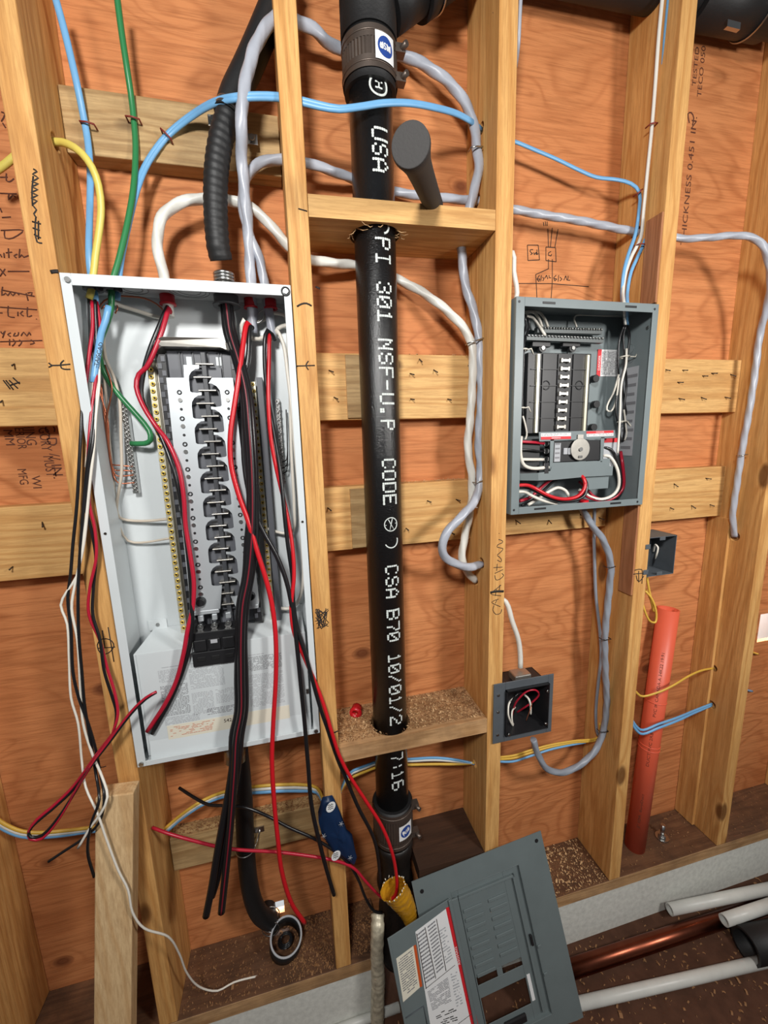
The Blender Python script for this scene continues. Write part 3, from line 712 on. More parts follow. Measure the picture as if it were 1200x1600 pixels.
for (a, b, w, h, rows, sd) in ((2.3, -28.35, 2.0, 1.1, 12, 1), (4.5, -28.5, 2.6, 1.9, 18, 2), (2.3, -29.7, 2.0, 2.7, 24, 3), (4.5, -30.7, 1.6, 2.0, 18, 4), (6.3, -30.7, 2.0, 1.3, 12, 5), (8.9, -28.3, 2.8, 1.3, 12, 6), (8.9, -29.9, 2.8, 3.0, 26, 7), (2.3, -32.5, 2.6, .7, 6, 8), (5.5, -32.3, 3.2, .6, 5, 9), (2.6, -28.1, 8.0, .12, 1, 11)):
    printlines(lc, Vector((a, .375, b)), u, v, w, h, rows, LBLL if sd % 3 else LBLG, sd, nn, lift=.004)
wl, _ = label(lc, 'white_sticker', Vector((2.4, .375, -33.2)), u, v, 9.6, 1.25, LBLC)
printlines(wl, Vector((2.6, .35, -33.35)), u, v, 3.4, .9, 8, LBLO, 12, nn, .6, .3)
g = G(); text_geo(g, '542', .3, lambda tx, ty: Vector((7.0+tx, .33, -33.6+ty))); mk('sticker_number', g, PENCIL, wl)
for x, z in ((1.9, -26.2), (13.2, -26.3)):
    mk('cover_tab', G().box(x-.9, x+.5, 3.6, 3.74, z-.15, z+.75), WHITE_PAINT, lc, bevel=.02)
    mk('tab_screw', G().cyl((x-.2, 3.6, z+.35), (x-.2, 3.52, z+.35), .15, n=12), STEEL, lc)
mk('side_latch', G().box(13.5, 13.72, .2, .4, -32.3, -31.9), STEEL, lc)

def connector(p, r, mat, lab, h=.75, parent=None, name='cable_connector'):
    o = thing(name, lab, 'connector', p); g = G(); g.ringtube(p+Vector((0, 0, -h)), p+Vector((0, 0, -.07)), r, r*.72, 24); mk('bushing', g, mat, o)
    g = G(); g.ringtube(p+Vector((0, 0, -h-.02)), p+Vector((0, 0, -h+.12)), r*1.12, r*.74, 24); mk('bushing_lip', g, mat, o); return o
K1 = Vector((5.2, 3.2, 0)); K2 = PZ(352, 462, -.6); K3 = PZ(391, 469, -.5); K4 = PZ(422, 469, -.5)
K1 = PZ(261, 462, -.5); K1.y = min(K1.y, 3.2); K1 = PY(261, 462, 2.9)
for K in (K2, K3, K4): K.y = min(K.y, 3.0)
K2 = PY(353, 463, 2.5); K3 = PY(391, 470, 2.9); K4 = PY(422, 470, 2.9)
def flatz(k): return Vector((k.x, k.y, 0))
connector(flatz(K1), .5, REDC, 'red plastic connector on the thick white cable in the white panel')
connector(flatz(K3), .46, REDC, 'red plastic connector on the left one of two grey cables in the white panel')
connector(flatz(K4), .46, REDC, 'red plastic connector nearest the right wall of the white panel')
connector(flatz(K2), .88, DARKGREY, 'grey locknut where the black conduit enters the white panel', .8)
cb = flatz(K2)
o = thing('conduit_fitting', 'silver metal fitting joining the black conduit to the top of the white panel', 'fitting', cb)
g = G(); g.tube([cb+Vector((0, 0, z)) for z in (.02, .25, .6, .8)], [.95, 1.0, .85, .7], 28); mk('fitting_body', g, STEEL, o)
for k in range(3): g = G(); g.torus(cb+Vector((0, 0, .95+k*.22)), (0, 0, 1), .66, .11, 28, 8); mk('thread_ring', g, STEEL, o)
for s in (-1, 1): g = G(); g.cyl(cb+Vector((s*.9, -.2, .35)), cb+Vector((s*1.35, -.35, .4)), .2, n=10); mk('clamp_screw', g, STEEL, o)
KB = PY(146, 455, 1.8); KG = PY(176, 458, 1.8)
for K, l in ((KB, 'dark grey clamp connector where the blue and yellow cables enter the white panel'), (KG, 'dark grey clamp connector where the green wire enters the white panel')):
    o = thing('cable_connector', l, 'connector', flatz(K)); p = flatz(K)
    g = G(); g.ringtube(p+Vector((0, 0, -.35)), p+Vector((0, 0, -.07)), .62, .4, 24); mk('locknut', g, DARKGREY, o)
    g = G(); g.ringtube(p+Vector((0, 0, .01)), p+Vector((0, 0, .3)), .6, .4, 24); mk('clamp_body', g, DARKGREY, o)
    g = G(); g.cyl(p+Vector((.3, -.4, -.3)), p+Vector((.75, -.7, -.45)), .14, n=10); mk('clamp_screw', g, BLACKP, o)

# ================================================================== grey panel (right)
sp = thing('generator_panel', 'smaller open grey electrical panel with a round knob plate', 'electrical panel', (39.3, 2, -18))
SY = -.35
shell('enclosure', 32.22, 46.28, -17.95, .02, SY, 3.7, (.78, .62, .72, .62), GREY_PAINT, sp)
YF2 = SY-.07
for px, py in ((811.5, 471), (1023, 483), (803, 797), (996, 784)): p = PY(px, py, YF2); mk('corner_hole', G().cyl(p, p+Vector((0, -.02, 0)), .1, n=10), BLACKP, sp)
for px, py in ((858, 473), (986, 479), (844, 794.5), (962, 786)):
    p = PY(px, py, YF2); mk('lip_slot', G().box(p.x-.6, p.x+.6, YF2-.02, YF2+.01, p.z-.1, p.z+.08), BLACKP, sp, bevel=.02)
for px, py in ((1012, 512),): p = PX(px, py, 46.2); mk('wall_rivet', G().cyl(p, p+Vector((-.05, 0, 0)), .16, n=12), STEEL, sp)
for py in (545, 560, 600, 625, 650): 
    p = PX(985, py, 46.2); g = G(); g.torus(p, (1, 0, 0), .4, .03, 24, 4); mk('knockout_ring', g, GREY_PAINT, sp)
# label on the right wall
p0 = PX(996, 570, 46.2); p1 = PX(985, 712, 46.2); g = G(); g.box(46.17, 46.2, p0.y-.2, 3.3, p1.z, p0.z-.1)
lw = mk('side_label', g, LBLL, sp)
for k in range(9):
    z = p0.z-.8-k*.85; mk('label_print', G().box(46.15, 46.168, 1.2+.1*(k % 3), 2.6, z-.28, z+.0), LBLG, lw)
# bus
Y2 = 2.2
a = PY(832, 556, Y2); b = PY(918, 671, Y2)
bx0, bx1, bz1, bz0 = a.x-.45, PY(921, 561, Y2).x+.2, -3.7, -10.9
bus = mk('bus_carrier', G().box(bx0, bx1, Y2, 3.4, bz0, bz1), BLACKP, sp, bevel=.05)
for px, lab in ((841, 'l'), (918.5, 'r')):
    x = PY(px, 560, Y2-.15).x; mk('bus_rail', G().box(x-.13, x+.13, Y2-.25, Y2+.1, bz0+.05, bz1-.15), PALEBAR, bus, bevel=.02)
for x in (bx0+1.5, bx0+3.1, bx0+4.7): mk('carrier_rib', G().box(x-.05, x+.05, Y2-.15, Y2, bz0, bz1-.1), BLACKP, bus)
for k in range(1, 5): mk('carrier_rib', G().box(bx0+.3, bx1-.3, Y2-.12, Y2, bz1-k*1.45-.03, bz1-k*1.45+.03), BLACKP, bus)
for k in range(9):
    pz = PY(884-k*.9, 563+k*13.0, Y2-.3); g = G(); g.box(pz.x-.45, pz.x+.45, Y2-.32, Y2, pz.z-.13, pz.z+.13); g.box(pz.x-.5, pz.x-.3, Y2-.36, Y2, pz.z-.2, pz.z+.2); g.box(pz.x+.3, pz.x+.5, Y2-.34, Y2, pz.z-.2, pz.z+.2)
    mk('breaker_stab', g, BRACK, bus, bevel=.03)
for px, py in ((824, 592), (929, 592), (930, 632), (926, 668), (824, 660)):
    p = PY(px, py, 3.0); mk('mount_ear', G().cyl(p+Vector((0, .3, 0)), p+Vector((0, -.25, 0)), .36, n=16), BLACKP, bus, bevel=.04)
for px, py in ((853, 602), (905, 602)): p = PY(px, py, Y2-.02); g = G(); g.torus(p, (0, 1, 0), .38, .05, 22, 5); mk('carrier_boss', g, BLACKP, bus)
# neutral bars with screws
for (x0, x1, ya, yb, yy) in ((840, 941, 513.5, 516, 2.6), (823, 943, 525, 530, 2.3)):
    A = PY(x0, ya, yy); B = PY(x1, yb, yy); g = G(); g.hexa([A+Vector((0, 0, .16)), A+Vector((0, 0, -.34)), A+Vector((0, .55, -.34)), A+Vector((0, .55, .16))], [B+Vector((0, 0, .16)), B+Vector((0, 0, -.34)), B+Vector((0, .55, -.34)), B+Vector((0, .55, .16))])
    bar = mk('neutral_bar', g, BARSTEEL, sp, bevel=.02); first = None
    for k in range(24):
        c = A+(B-A)*((k+.5)/24)
        if first is None: g = G(); g.ball(c+Vector((0, -.06, .06)), .115, 6); first = mk('terminal_screw', g, STEEL, bar); f0 = c
        else: dupchild(first, c-f0)
    if yy < 2.5:
        for px in (846, 893):
            p = PY(px, 534, 2.8); m_ = mk('bar_mount', G().box(p.x-.95, p.x+.95, 2.75, 3.2, p.z-.45, p.z+.2), BLACKP, bar, bevel=.05)
            p = PY(px+1, 546, 2.9); mk('mount_foot', G().cyl(p+Vector((0, .3, .1)), p+Vector((0, -.1, .1)), .36, n=18), BLACKP, m_); mk('mount_screw', G().cyl(p+Vector((0, -.1, .1)), p+Vector((0, -.2, .1)), .17, n=12), STEEL, m_)
# danger sticker on the back
O = PY(934, 546, 3.6); R_ = PY(968, 547, 3.6); D_ = PY(936, 588, 3.6)
w = R_.x-O.x; h = O.z-D_.z
lb, n_ = label(sp, 'warning_sticker', O, u, v, w, h, LBLW)
rs_ = w*.17; g = G(); g.box(O.x, O.x+rs_, 3.55, 3.585, O.z-h, O.z); rd = mk('red_band', g, LBLR, lb)
g = G(); text_geo(g, 'DANGER', rs_*.55, lambda tx, ty: Vector((O.x+rs_/2-ty, 3.54, O.z-h*.5+tx)), 0, h*.55); mk('sticker_word', g, LBLW, rd)
printlines(lb, Vector((O.x+rs_+.12, 3.56, O.z-h+.15)), Vector((0, 0, 1)), Vector((1, 0, 0)), h-.3, w-rs_-.25, 12, LBLG, 21, Vector((0, -1, 0)), lift=.01)
# lower cover of the panel
YC = 1.0
def zc_(px, py, y=YC): p = PY(px, py, y); return Vector((p.x, y, p.z))
g = G()
strip = [zc_(842, 675), zc_(961, 672), zc_(962, 684), zc_(843, 690)]; g.prism(strip, Vector((0, .07, 0)))
g.prism([zc_(860, 685), zc_(866, 685), zc_(864, 725), zc_(859, 735)], Vector((0, .07, 0)))
g.prism([zc_(939, 683), zc_(945, 683), zc_(941, 722), zc_(938, 722)], Vector((0, .07, 0)))
g.prism([zc_(864, 723), zc_(941, 720), zc_(941, 726), zc_(958, 729), zc_(957, 743), zc_(917, 745), zc_(865, 750), zc_(841, 751), zc_(841, 739), zc_(860, 736)], Vector((0, .07, 0)))
lcv = mk('lower_cover', g, GREY_PAINT, sp, bevel=.02)
g = G(); q0, q1 = zc_(841, 739), zc_(841, 751); g.prism([q0, q1, Vector((32.4, 2.6, q1.z+.1)), Vector((32.4, 2.6, q0.z-.1))], Vector((0, .06, 0))); mk('cover_wing', g, COVER_PAINT, lcv)
g = G(); q0, q1 = zc_(941, 722), zc_(957, 776); g.box(41.2, 43.8, 1.3, 1.36, -16.4, -13.5); mk('cover_wing', g, GREY_PAINT, lcv)
mk('cover_slot', G().box(zc_(884, 0).x-.22, zc_(884, 0).x+.22, YC-.02, YC, zc_(887, 738).z, zc_(887, 722).z), BLACKP, lcv, bevel=.02)
def sticker(pxs, top_red, word, flip):
    A, B, C, D = [zc_(x, y, YC-.01) for x, y in pxs]; uu = (B-A).normalized(); vv = (D-A).normalized(); w, h = (B-A).length, (D-A).length
    lb, n = label(lcv, 'warning_sticker', A, uu, vv, w, h, LBLW)
    O2 = A if top_red else A+vv*h*.55; rd, _ = label(lb, 'red_band', O2+n*.015, uu, vv, w, h*.45, LBLR)
    sg = -1 if flip else 1
    g = G(); text_geo(g, word, h*.24, lambda tx, ty: O2+uu*(w/2+sg*tx)+vv*(h*.225-sg*ty)+n*.045, 0, w*.3); mk('sticker_word', g, LBLW, rd)
    printlines(lb, (A+vv*h*.52 if top_red else A+vv*h*.08)+uu*.05, uu, vv, w-.1, h*.4, 4, LBLG, 31+flip, n, lift=.02)
sticker([(845, 677), (892, 676), (892, 683), (845, 687)], False, 'WARNING', 1)
sticker([(916, 674), (958, 672.5), (958.5, 681), (916.5, 682.5)], True, 'DANGER', 0)
# breaker body, dial plate
g = G(); A = zc_(865, 690, 1.1); B = zc_(938, 719, 1.1); g.box(A.x, B.x, 1.1, 2.4, B.z, A.z); bk = mk('breaker_body', g, BLACKP, sp, bevel=.04)
mk('body_label', G().box(A.x+.12, A.x+.75, 1.06, 1.09, B.z+.05, A.z-.15), LBLL, bk)
for k in range(5): mk('label_print', G().box(A.x+.18, A.x+.66, 1.045, 1.058, B.z+.35+k*.42, B.z+.5+k*.42), LBLG, bk)
kc = zc_(907, 702, .8); g = G(); g.cyl(kc, kc+Vector((0, .12, 0)), 1.02, n=40); kp = mk('dial_plate', g, BRACK, sp, bevel=.03)
mk('dial_neck', G().box(kc.x-.3, kc.x+.3, .86, 1.02, kc.z+.9, kc.z+1.35), BRACK, kp)
mk('dial_screw', G().cyl(kc, kc+Vector((0, -.1, 0)), .2, n=14), STEEL, kp); mk('dial_rivet', G().box(kc.x-.22, kc.x+.22, .72, .8, kc.z-.8, kc.z-.58), STEEL, kp, bevel=.05)
for px in (883, 890): p = zc_(px, 705, 1.05); mk('toggle', G().box(p.x-.2, p.x+.2, .95, 1.1, p.z-.3, p.z+.3), LBLL, bk, bevel=.03)
# terminal screws left
tb = mk('terminal_block', G().box(34.2, 36.35, 1.7, 2.8, -15.0, -11.4), BLACKP, sp, bevel=.04)
for py in (693, 705, 717.5, 726):
    p = PY(853, py, 1.6); mk('terminal_screw', G().cyl(p+Vector((0, .1, 0)), p+Vector((0, -.1, 0)), .27, n=14), STEEL, tb)
A = PY(944, 690, 1.9); B = PY(958, 729, 1.9); lb = mk('wall_label', G().box(A.x, B.x+.4, 1.9, 1.93, B.z, A.z+.3), LBLL, sp); mk('red_band', G().box(A.x, B.x+.4, 1.88, 1.9, A.z-.1, A.z+.3), LBLR, lb)

# ================================================================== junction boxes
gb = thing('junction_box', 'square dark grey junction box with a wide front plate, below the grey panel', 'junction box', (34.3, 1, -41))
A, B, C, D = [PY(x, y, -.2) for x, y in ((771, 1072), (866, 1050), (862, 1143), (769, 1163))]
X0, X1, Z1, Z0 = 31.0, 37.55, -34.4, -40.85; i0, i1, j1, j0 = 32.25, 36.95, -35.2, -40.1
g = G()
for a in ((X0, i0, Z0, Z1), (i1, X1, Z0, Z1), (i0, i1, j1, Z1), (i0, i1, Z0, j0)): g.box(a[0], a[1], -.22, -.12, a[2], a[3])
mk('front_plate', g, BOXGREY, gb, bevel=.04)
g = G(); t = .08
for a in ((i0, i0+t, -.5, 2.6, j0, j1), (i1-t, i1, -.5, 2.6, j0, j1), (i0, i1, -.5, 2.6, j1-t, j1), (i0, i1, -.5, 2.6, j0, j0+t), (i0, i1, 2.5, 2.6, j0, j1)): g.box(*a)
mk('box_body', g, BLACKP, gb)
for z in (-35.6, -37.4, -39.9): mk('plate_screw', G().cyl((31.5, -.22, z), (31.5, -.3, z), .13, n=10), STEEL, gb)
for x, z in ((36.75, -36.0), (36.7, -39.6), (32.6, -39.95)): mk('box_screw', G().cyl((x, -.3, z), (x, -.55, z), .14, n=10), STEEL, gb)
mk('box_clamp', G().box(33.6, 35.4, .3, 1.6, -35.1, -34.35), BRACK, gb, bevel=.1)
for L, m_, r, l in (([(803, 1090, 1.6), (795, 1100, .6), (794, 1115, .2), (798, 1128, .4), (803, 1136, .9)], WHITEW, .1, 'white wire curled at left inside the square junction box'),
                    ([(805, 1105, 1.8), (800, 1112, .8), (800, 1125, .5), (803, 1134, 1.0)], WHITEW, .08, 'second white wire tucked inside the square junction box'),
                    ([(800, 1118, 2.0), (806, 1098, 1.0), (822, 1081, .4), (836, 1078, .3), (842, 1085, .4), (834, 1095, .8), (820, 1105, 1.4), (808, 1113, 2.2)], RED, .09, 'red wire loop inside the square junction box'),
                    ([(817, 1084, 1.6), (826, 1092, .7), (829, 1103, .6), (829, 1116, .8)], WHITEW, .1, 'white wire arching right inside the square junction box'),
                    ([(832, 1097, .7), (829, 1107, .3), (822, 1126, .1)], COPPER, .04, 'bare copper wire hanging in the square junction box'),
                    ([(796, 1120, 2.0), (798, 1100, .8), (808, 1085, .6), (822, 1080, 1.5)], BLACKW, .09, 'black wire inside the square junction box')):
    cable('wire', L, r, m_, l, 'wire', step=.2)
db = thing('outlet_box', 'small dark grey outlet box on the stud right of the grey panel', 'junction box', (49.6, 1.4, -25.8))
x0, x1, z0, z1, t = 48.1, 51.75, -25.75, -21.6, .07
y0, y1 = .35, 3.2
g = G()
for a in ((x0, x0+t, y0, y1, z0, z1), (x1-t, x1, y0, y1, z0, z1), (x0, x1, y0, y1, z1-t, z1), (x0, x1, y0, y1, z0, z0+t), (x0, x1, y1-t, y1, z0, z1)): g.box(*a)
mk('box_body', g, BOXGREY, db)
for z in (z1-.8, z0+.7): mk('mount_tab', G().box(47.5, 48.1, -.07, y0+.2, z-.25, z+.25), BOXGREY, db, bevel=.04)
for z in (z1-.2, z0+.2): mk('device_tab', G().box(49.6, 50.3, y0-.03, y0+.05, z-.2, z+.2), BOXGREY, db, bevel=.04)
cable('wire', [(1021, 862, 2.6), (1024, 851, 1.6), (1028, 855, 1.3), (1026, 866, 1.4), (1023, 873, 2.0)], .09, WHITEW, 'white wire loop in the small dark outlet box', 'wire', step=.2)
cable('wire', [(1030, 858, 1.6), (1024, 866, 1.6), (1021, 880, 2.2)], .08, BLACKW, 'black wire in the small dark outlet box', 'wire', step=.2)

# ================================================================== cables
# main grey / white / blue / yellow runs (pixel, pixel, depth)
TW = dict(lobes=3, amp=.1, twist=.95, n=16, step=.3)
cable('cable', [(446, 14, 1.6), (428, 30, 1.3), (405, 60, 1.0), (390, 100, .7), (380, 150, .6), (377, 200, .9), (378, 250, 1.8), (382, 300, 2.2), (387, 350, 2.6), (390, 400, 2.8), flatz(K3)+Vector((0, 0, -2.6))], .39, GREYJ, 'thick grey cable arching down from the top into the white panel, left of the stud', 'cable', **TW)
cable('cable', [(446, 20, 2.6), (462, 32, 2.8), (490, 46, 3.0), (515, 68, 3.6), (540, 80, 4.2), (580, 84, 4.6), (625, 86, 4.4), (660, 100, 3.8), (700, 128, 3.2), (725, 158, 2.8), (740, 195, 2.6), (745, 232, 2.5), (748, 265, 2.4), (740, 300, 2.5), (730, 340, 2.8), (721, 380, 3.2), (723, 410, 3.1), (727, 445, 3.0), (738, 480, 2.7), (747, 520, 2.4), (750, 560, 2.3), (752, 620, 2.3), (748, 690, 2.3), (751, 730, 2.2), (750, 755, 2.0), (743, 780, 1.6), (725, 803, .9), (702, 827, .6), (691, 850, .6), (695, 869, .8), (712, 881, 1.2), (735, 886, 1.5), ('x', 752, 882, 30.6)], .38, GREYJ, 'thick grey cable running behind the black pipe and looping into the middle stud', 'cable', **TW)
cable('cable', [(455, 250, 2.9), (435, 249, 2.9), (415, 252, 2.9), (398, 260, 2.8), (385, 278, 2.7), (379, 305, 2.6), (382, 340, 2.7), (393, 375, 2.8), (407, 410, 2.9), flatz(K4)+Vector((0, 0, -2.9))], .34, GREYJ, 'grey cable curving from the stud into the right top of the white panel', 'cable', **TW)
cable('cable', [(455, 248, 3.0), (478, 254, 3.2), (510, 264, 3.4), (550, 279, 4.2), (585, 292, 4.4), (618, 300, 4.3), (660, 306, 3.8), (700, 310, 3.6), (745, 314, 3.3), ('w', 31.2, 3.3, 8.6), (790, 325, 3.3), (806, 328, 3.3), (850, 336, 3.3), (900, 344, 3.1), (950, 354, 3.1), ('x', 993, 363, 46.5), ('w', 47.3, 3.1, 7.3)], .33, GREYJ, 'grey twisted cable crossing above the handwritten sketch', 'cable', **TW)
cable('cable', [('w', 47.6, 2.0, 7.2), (1060, 372, 1.6), (1110, 371, .9), (1155, 368, .3), (1183, 375, -.1), (1197, 395, -.2), (1204, 440, .3), (1198, 480, 1.0), (1187, 525, 1.7), (1180, 580, 1.8), (1171, 640, 1.9), (1160, 700, 2.1), (1151, 760, 2.3), (1145, 805, 2.4), ('x', 1148, 838, 62.55)], .3, GREYJ, 'grey cable turning down along the right edge of the photo into a stud hole', 'cable', **TW)
cable('cable', [flatz(K1)+Vector((0, 0, -1.6)), (257, 432, 2.9), (249, 405, 2.9), (246, 370, 2.8), (253, 340, 2.8), (275, 320, 2.8), (310, 311, 3.0), (345, 311, 3.2), (375, 317, 3.0), (400, 330, 3.0), (425, 355, 3.0), (445, 378, 3.1), (464, 396, 3.2), (487, 406, 3.3), (520, 411, 3.6), (555, 415, 4.2), (590, 424, 4.5), (622, 437, 4.2), (660, 457, 3.6), (700, 487, 2.9), (728, 518, 2.5), (738, 545, 2.35), (738, 600, 2.5), (735, 650, 2.5), (731, 700, 2.5), (737, 745, 2.5), (736, 790, 2.7), (726, 840, 2.6), (722, 872, 2.6), (730, 893, 2.8), ('x', 743, 907, 30.6)], .36, WHITEJ, 'thick white cable looping over the white panel and on behind the black pipe', 'cable', **TW)
cable('cable', [('w', 32.0, 2.0, 4.2), (801, 395, 1.6), (803, 425, 1.6), (808, 458, 1.5), ('w', 33.0, 1.5, -.6)], .2, WHITEJ, 'short white cable entering the top left corner of the grey panel', 'cable')
cable('cable', [('w', 32.0, 2.2, -26.4), (790, 940, 1.8), (800, 970, 1.5), (810, 1000, 1.4), (813, 1025, 1.3), (813, 1043, 1.2)], .25, WHITEJ, 'short white cable dropping to the square junction box', 'cable')
BL = dict(flat=.55, n=12)
cable('cable', [(84, -12, 2.9), (98, 38, 3.1), (112, 95, 3.2), (122, 140, 3.3), (130, 180, 3.55), (137, 220, 3.55), (141, 270, 3.2), (140, 340, 2.5), (139, 400, 2.0), flatz(KB)+Vector((-.1, .2, 0)), (148, 460, 1.8), (150, 475, 1.8)], .22, BLUEJ, 'flat blue cable stapled to the weathered board, entering the white panel', 'cable', **BL)
cable('cable', [(182, -12, 2.9), (190, 50, 3.1), (199, 110, 3.3), (205, 150, 3.6), (209, 186, 3.7), (212, 230, 3.6), (209, 290, 3.1), (200, 345, 2.6), (186, 405, 2.1), flatz(KG), (174, 478, 1.8), (168, 502, 1.9), (155, 540, 2.3), (158, 570, 2.8), (170, 595, 3.0), (190, 622, 3.0), (215, 650, 2.9), (233, 673, 2.7), (235, 688, 2.6), (226, 693, 2.7), (205, 693, 3.0)], .2, GREENW, 'green ground wire running from the top edge into the white panel', 'wire')
for off, l in ((-2.2, 'upper of two blue cables crossing before the black pipe'), (3.2, 'lower of two blue cables crossing in front of the black pipe')):
    s = off
    cable('cable', [flatz(KG)+Vector((.15, .3, -.8)), (190, 405+s, 2.4), (203, 345, 2.9), (212+s*.7, 300, 3.3), (226+s*.6, 262+s*.4, 3.6), (246+s*.4, 230+s*.6, 3.7), (266, 207+s, 3.7), (300, 180+s, 3.0), (335, 160+s, 1.6), (370, 152+s, .6), (405, 150+s, .5), (433, 151+s, .55), (452, 154+s, .6), (472, 158+s, .5), (500, 165+s, .35), (530, 170+s*.7, .15), (560, 167+s*.6, .05), (600, 161+s*.6, .05), (640, 161+s*.6, .4), (680, 168+s*.6, 1.0), (715, 178+s*.6, 1.8), (740, 192+s*.5, 2.4), ('x', 753, 203+s*.3, 30.65)], .17, BLUEJ, l, 'cable', flat=.75)
cable('cable', [('w', 31.9, 3.0, 13.4), (806, 222, 3.2), (835, 234, 3.2), (870, 249, 3.2), (905, 266, 3.1), (932, 277, 3.1), (965, 281, 2.9), (986, 287, 2.6), (999, 300, 2.4), (999, 325, 2.3), (993, 365, 2.2), (981, 400, 2.0), (974, 430, 1.9), (972, 465, 1.8), ('z', 975, 478, -.2)], .16, BLUEJ, 'blue cable crossing from the middle stud and dropping to the grey panel', 'cable', flat=.7)
for d, m_, l, cat in ((-5, WHITEJ, 'white cable running straight down to the top right of the grey panel', 'cable'), (5, BLUEJ, 'blue cable running straight down beside the white one to the grey panel', 'cable')):
    cable('cable', [(1041+d, -14, 1.4), (1034+d, 60, 1.5), (1029+d, 130, 1.6), (1023+d*.9, 200, 1.7), (1016+d*.9, 270, 1.8), (1010+d*.9, 330, 1.9), (1005+d*.8, 372, 2.0), (993+d, 398, 2.0), (982+d*.8, 425, 1.9), (977+d*.7, 455, 1.8), ('z', 978+d*.5, 478, -.1), (978+d*.4, 498, 1.9), (979+d*.4, 508, 1.9)], .165, m_, l, cat, flat=.75)
cable('cable', [(814, -12, .9), (812, 30, 1.0), (810, 70, 1.4), (806, 105, 2.6)], .15, GREYJ, 'thin pale grey cable beside the middle stud at the top edge', 'cable', flat=.7)
cable('cable', [(-14, 272, 3.0), (0, 263, 2.9), (12, 254, 2.8), ('w', -1.5, 2.6, 8.6), ('w', 0, 2.55, 8.9), (108, 226, 1.9), (128, 240, 1.4), (144, 262, 1.3), (154, 290, 1.4), (158, 325, 1.5), (155, 360, 1.6), (149, 400, 1.7), (146, 428, 1.7), flatz(KB)+Vector((-.05, -.15, 0)), (143, 452, 1.6), (139, 467, 1.6)], .24, YELLOWJ, 'yellow cable coming through the left stud into the white panel', 'cable', flat=.8)
# grey cables below the grey panel
KS = PZ(910, 797, -17.95); KS.y = min(KS.y, 2.6); KS = PY(911, 797, 2.0)
cable('cable', [PY(905, 786, 2.0), KS, (923, 818, 1.9), (943, 845, 1.7), (954, 880, 1.7), (952, 920, 1.9), (948, 960, 1.9), (945, 1000, 1.9), (946, 1050, 1.9), (948, 1100, 2.0), (942, 1145, 2.1), (928, 1175, 1.9), (900, 1199, 1.6), (875, 1207, 1.4), (855, 1201, 1.3), (842, 1182, 1.3), (833, 1155, 1.3)], .33, GREYJD, 'thick grey cable looping from the grey panel up into the square junction box', 'cable', **TW)
connector(Vector((KS.x, KS.y, -17.45)), .46, REDC, 'red plastic connector under the grey panel', .9)
cable('cable', [(929, 786, 2.6), (928, 830, 2.8), (929, 880, 3.0), (931, 930, 3.0), (937, 985, 2.8), (939, 1025, 2.8), (935, 1065, 3.0), (931, 1110, 3.1), (932, 1140, 3.1), (935, 1150, 3.1)], .17, GREYJD, 'thin grey cable beside the thick one below the grey panel', 'cable')
# low NMD runs
LOW = dict(flat=.8)
for i, (d, m_, c_) in enumerate(((0, GOLDJ, 'yellow'), (5, WHITEJ, 'white'), (10, BLUEJ, 'blue'))):
    lab = {0: 'yellow', 1: 'white', 2: 'blue'}[i]
    cable('cable', [(-14, 1272+d, 3.6), (8, 1288+d*.9, 3.4), (35, 1299+d*.8, 3.3), (65, 1301+d*.7, 3.3), (100, 1298+d*.7, 3.4), (135, 1294+d*.6, 3.4), ('w', -1.45, 3.4, -44.2-i*.3)], .16, m_, lab+' cable low in the left bay behind the leaning post', 'cable', **LOW)
    cable('cable', [('w', 0, 3.4, -45.6-i*.2), (285, 1272+d*.6, 3.4), (315, 1252+d*.6, 3.5), (345, 1239+d*.7, 4.6), (375, 1232+d*.8, 4.9), (410, 1228+d, 4.0), (440, 1226+d, 3.9), (470, 1226+d, 3.9), (495, 1231+d*.7, 3.9), ('w', 14.5, 3.6, -46.8-i*.15)], .16, m_, lab+' cable running behind the black conduit under the white panel', 'cable', **LOW)
    e = (0, -6, -9)[i]
    cable('cable', [('w', 16.0, 3.6, -46.4-i*.1), (545, 1218+e, 3.6), (570, 1206+e, 4.0), (600, 1196+e, 4.6), (640, 1195+e*1.0, 4.5), (680, 1194+e*1.1, 4.0), (715, 1194+e*.7, 3.5), ('w', 30.55, 2.7, -45.4-i*.05)], .14, m_, lab+' cable passing behind the lower end of the drain pipe', 'cable', **LOW)
for i, (yy, m_, l) in enumerate(((0, GOLDJ, 'upper yellow cable under the square junction box'), (4, GOLDJ, 'lower yellow cable under the square junction box'), (9, BLUEJ, 'pale blue cable under the square junction box'))):
    L = [('w', 32.0, 3.0, -45.4-i*.15), (800, 1181+yy, 3.1), (830, 1172+yy, 3.2), (860, 1164+yy*.8, 3.2), (895, 1158+yy*.6, 3.2)]
    L += [(935, 1152+yy*.6, 3.2), ('w', 46.5, 3.0, -44.2)] if i < 2 else [(915, 1160, 3.4)]
    cable('cable', L, .13, m_, l, 'cable', **LOW)
cable('cable', [('w', 47.95, 2.0, -36.9), (1000, 1087, 2.0), (1025, 1083, 1.6), (1050, 1072, 1.4), (1075, 1057, 1.8), (1095, 1048, 2.4), ('x', 1115, 1044, 62.55)], .13, GOLDJ, 'thin yellow cable crossing in front of the orange pipe', 'cable', flat=.7)
for i, d in enumerate((-3, 3)):
    cable('cable', [('w', 47.95, 1.6, -40.6-i*.3), (1000, 1143+d, 1.5), (1030, 1134+d, 1.2), (1060, 1123+d*.8, 1.4), (1085, 1112+d*.6, 2.2), ('x', 1112, 1101+d*.4, 62.55)], .15, BLUEJ, ('upper', 'lower')[i]+' of two blue cables crossing in front of the orange pipe', 'cable', flat=.75)
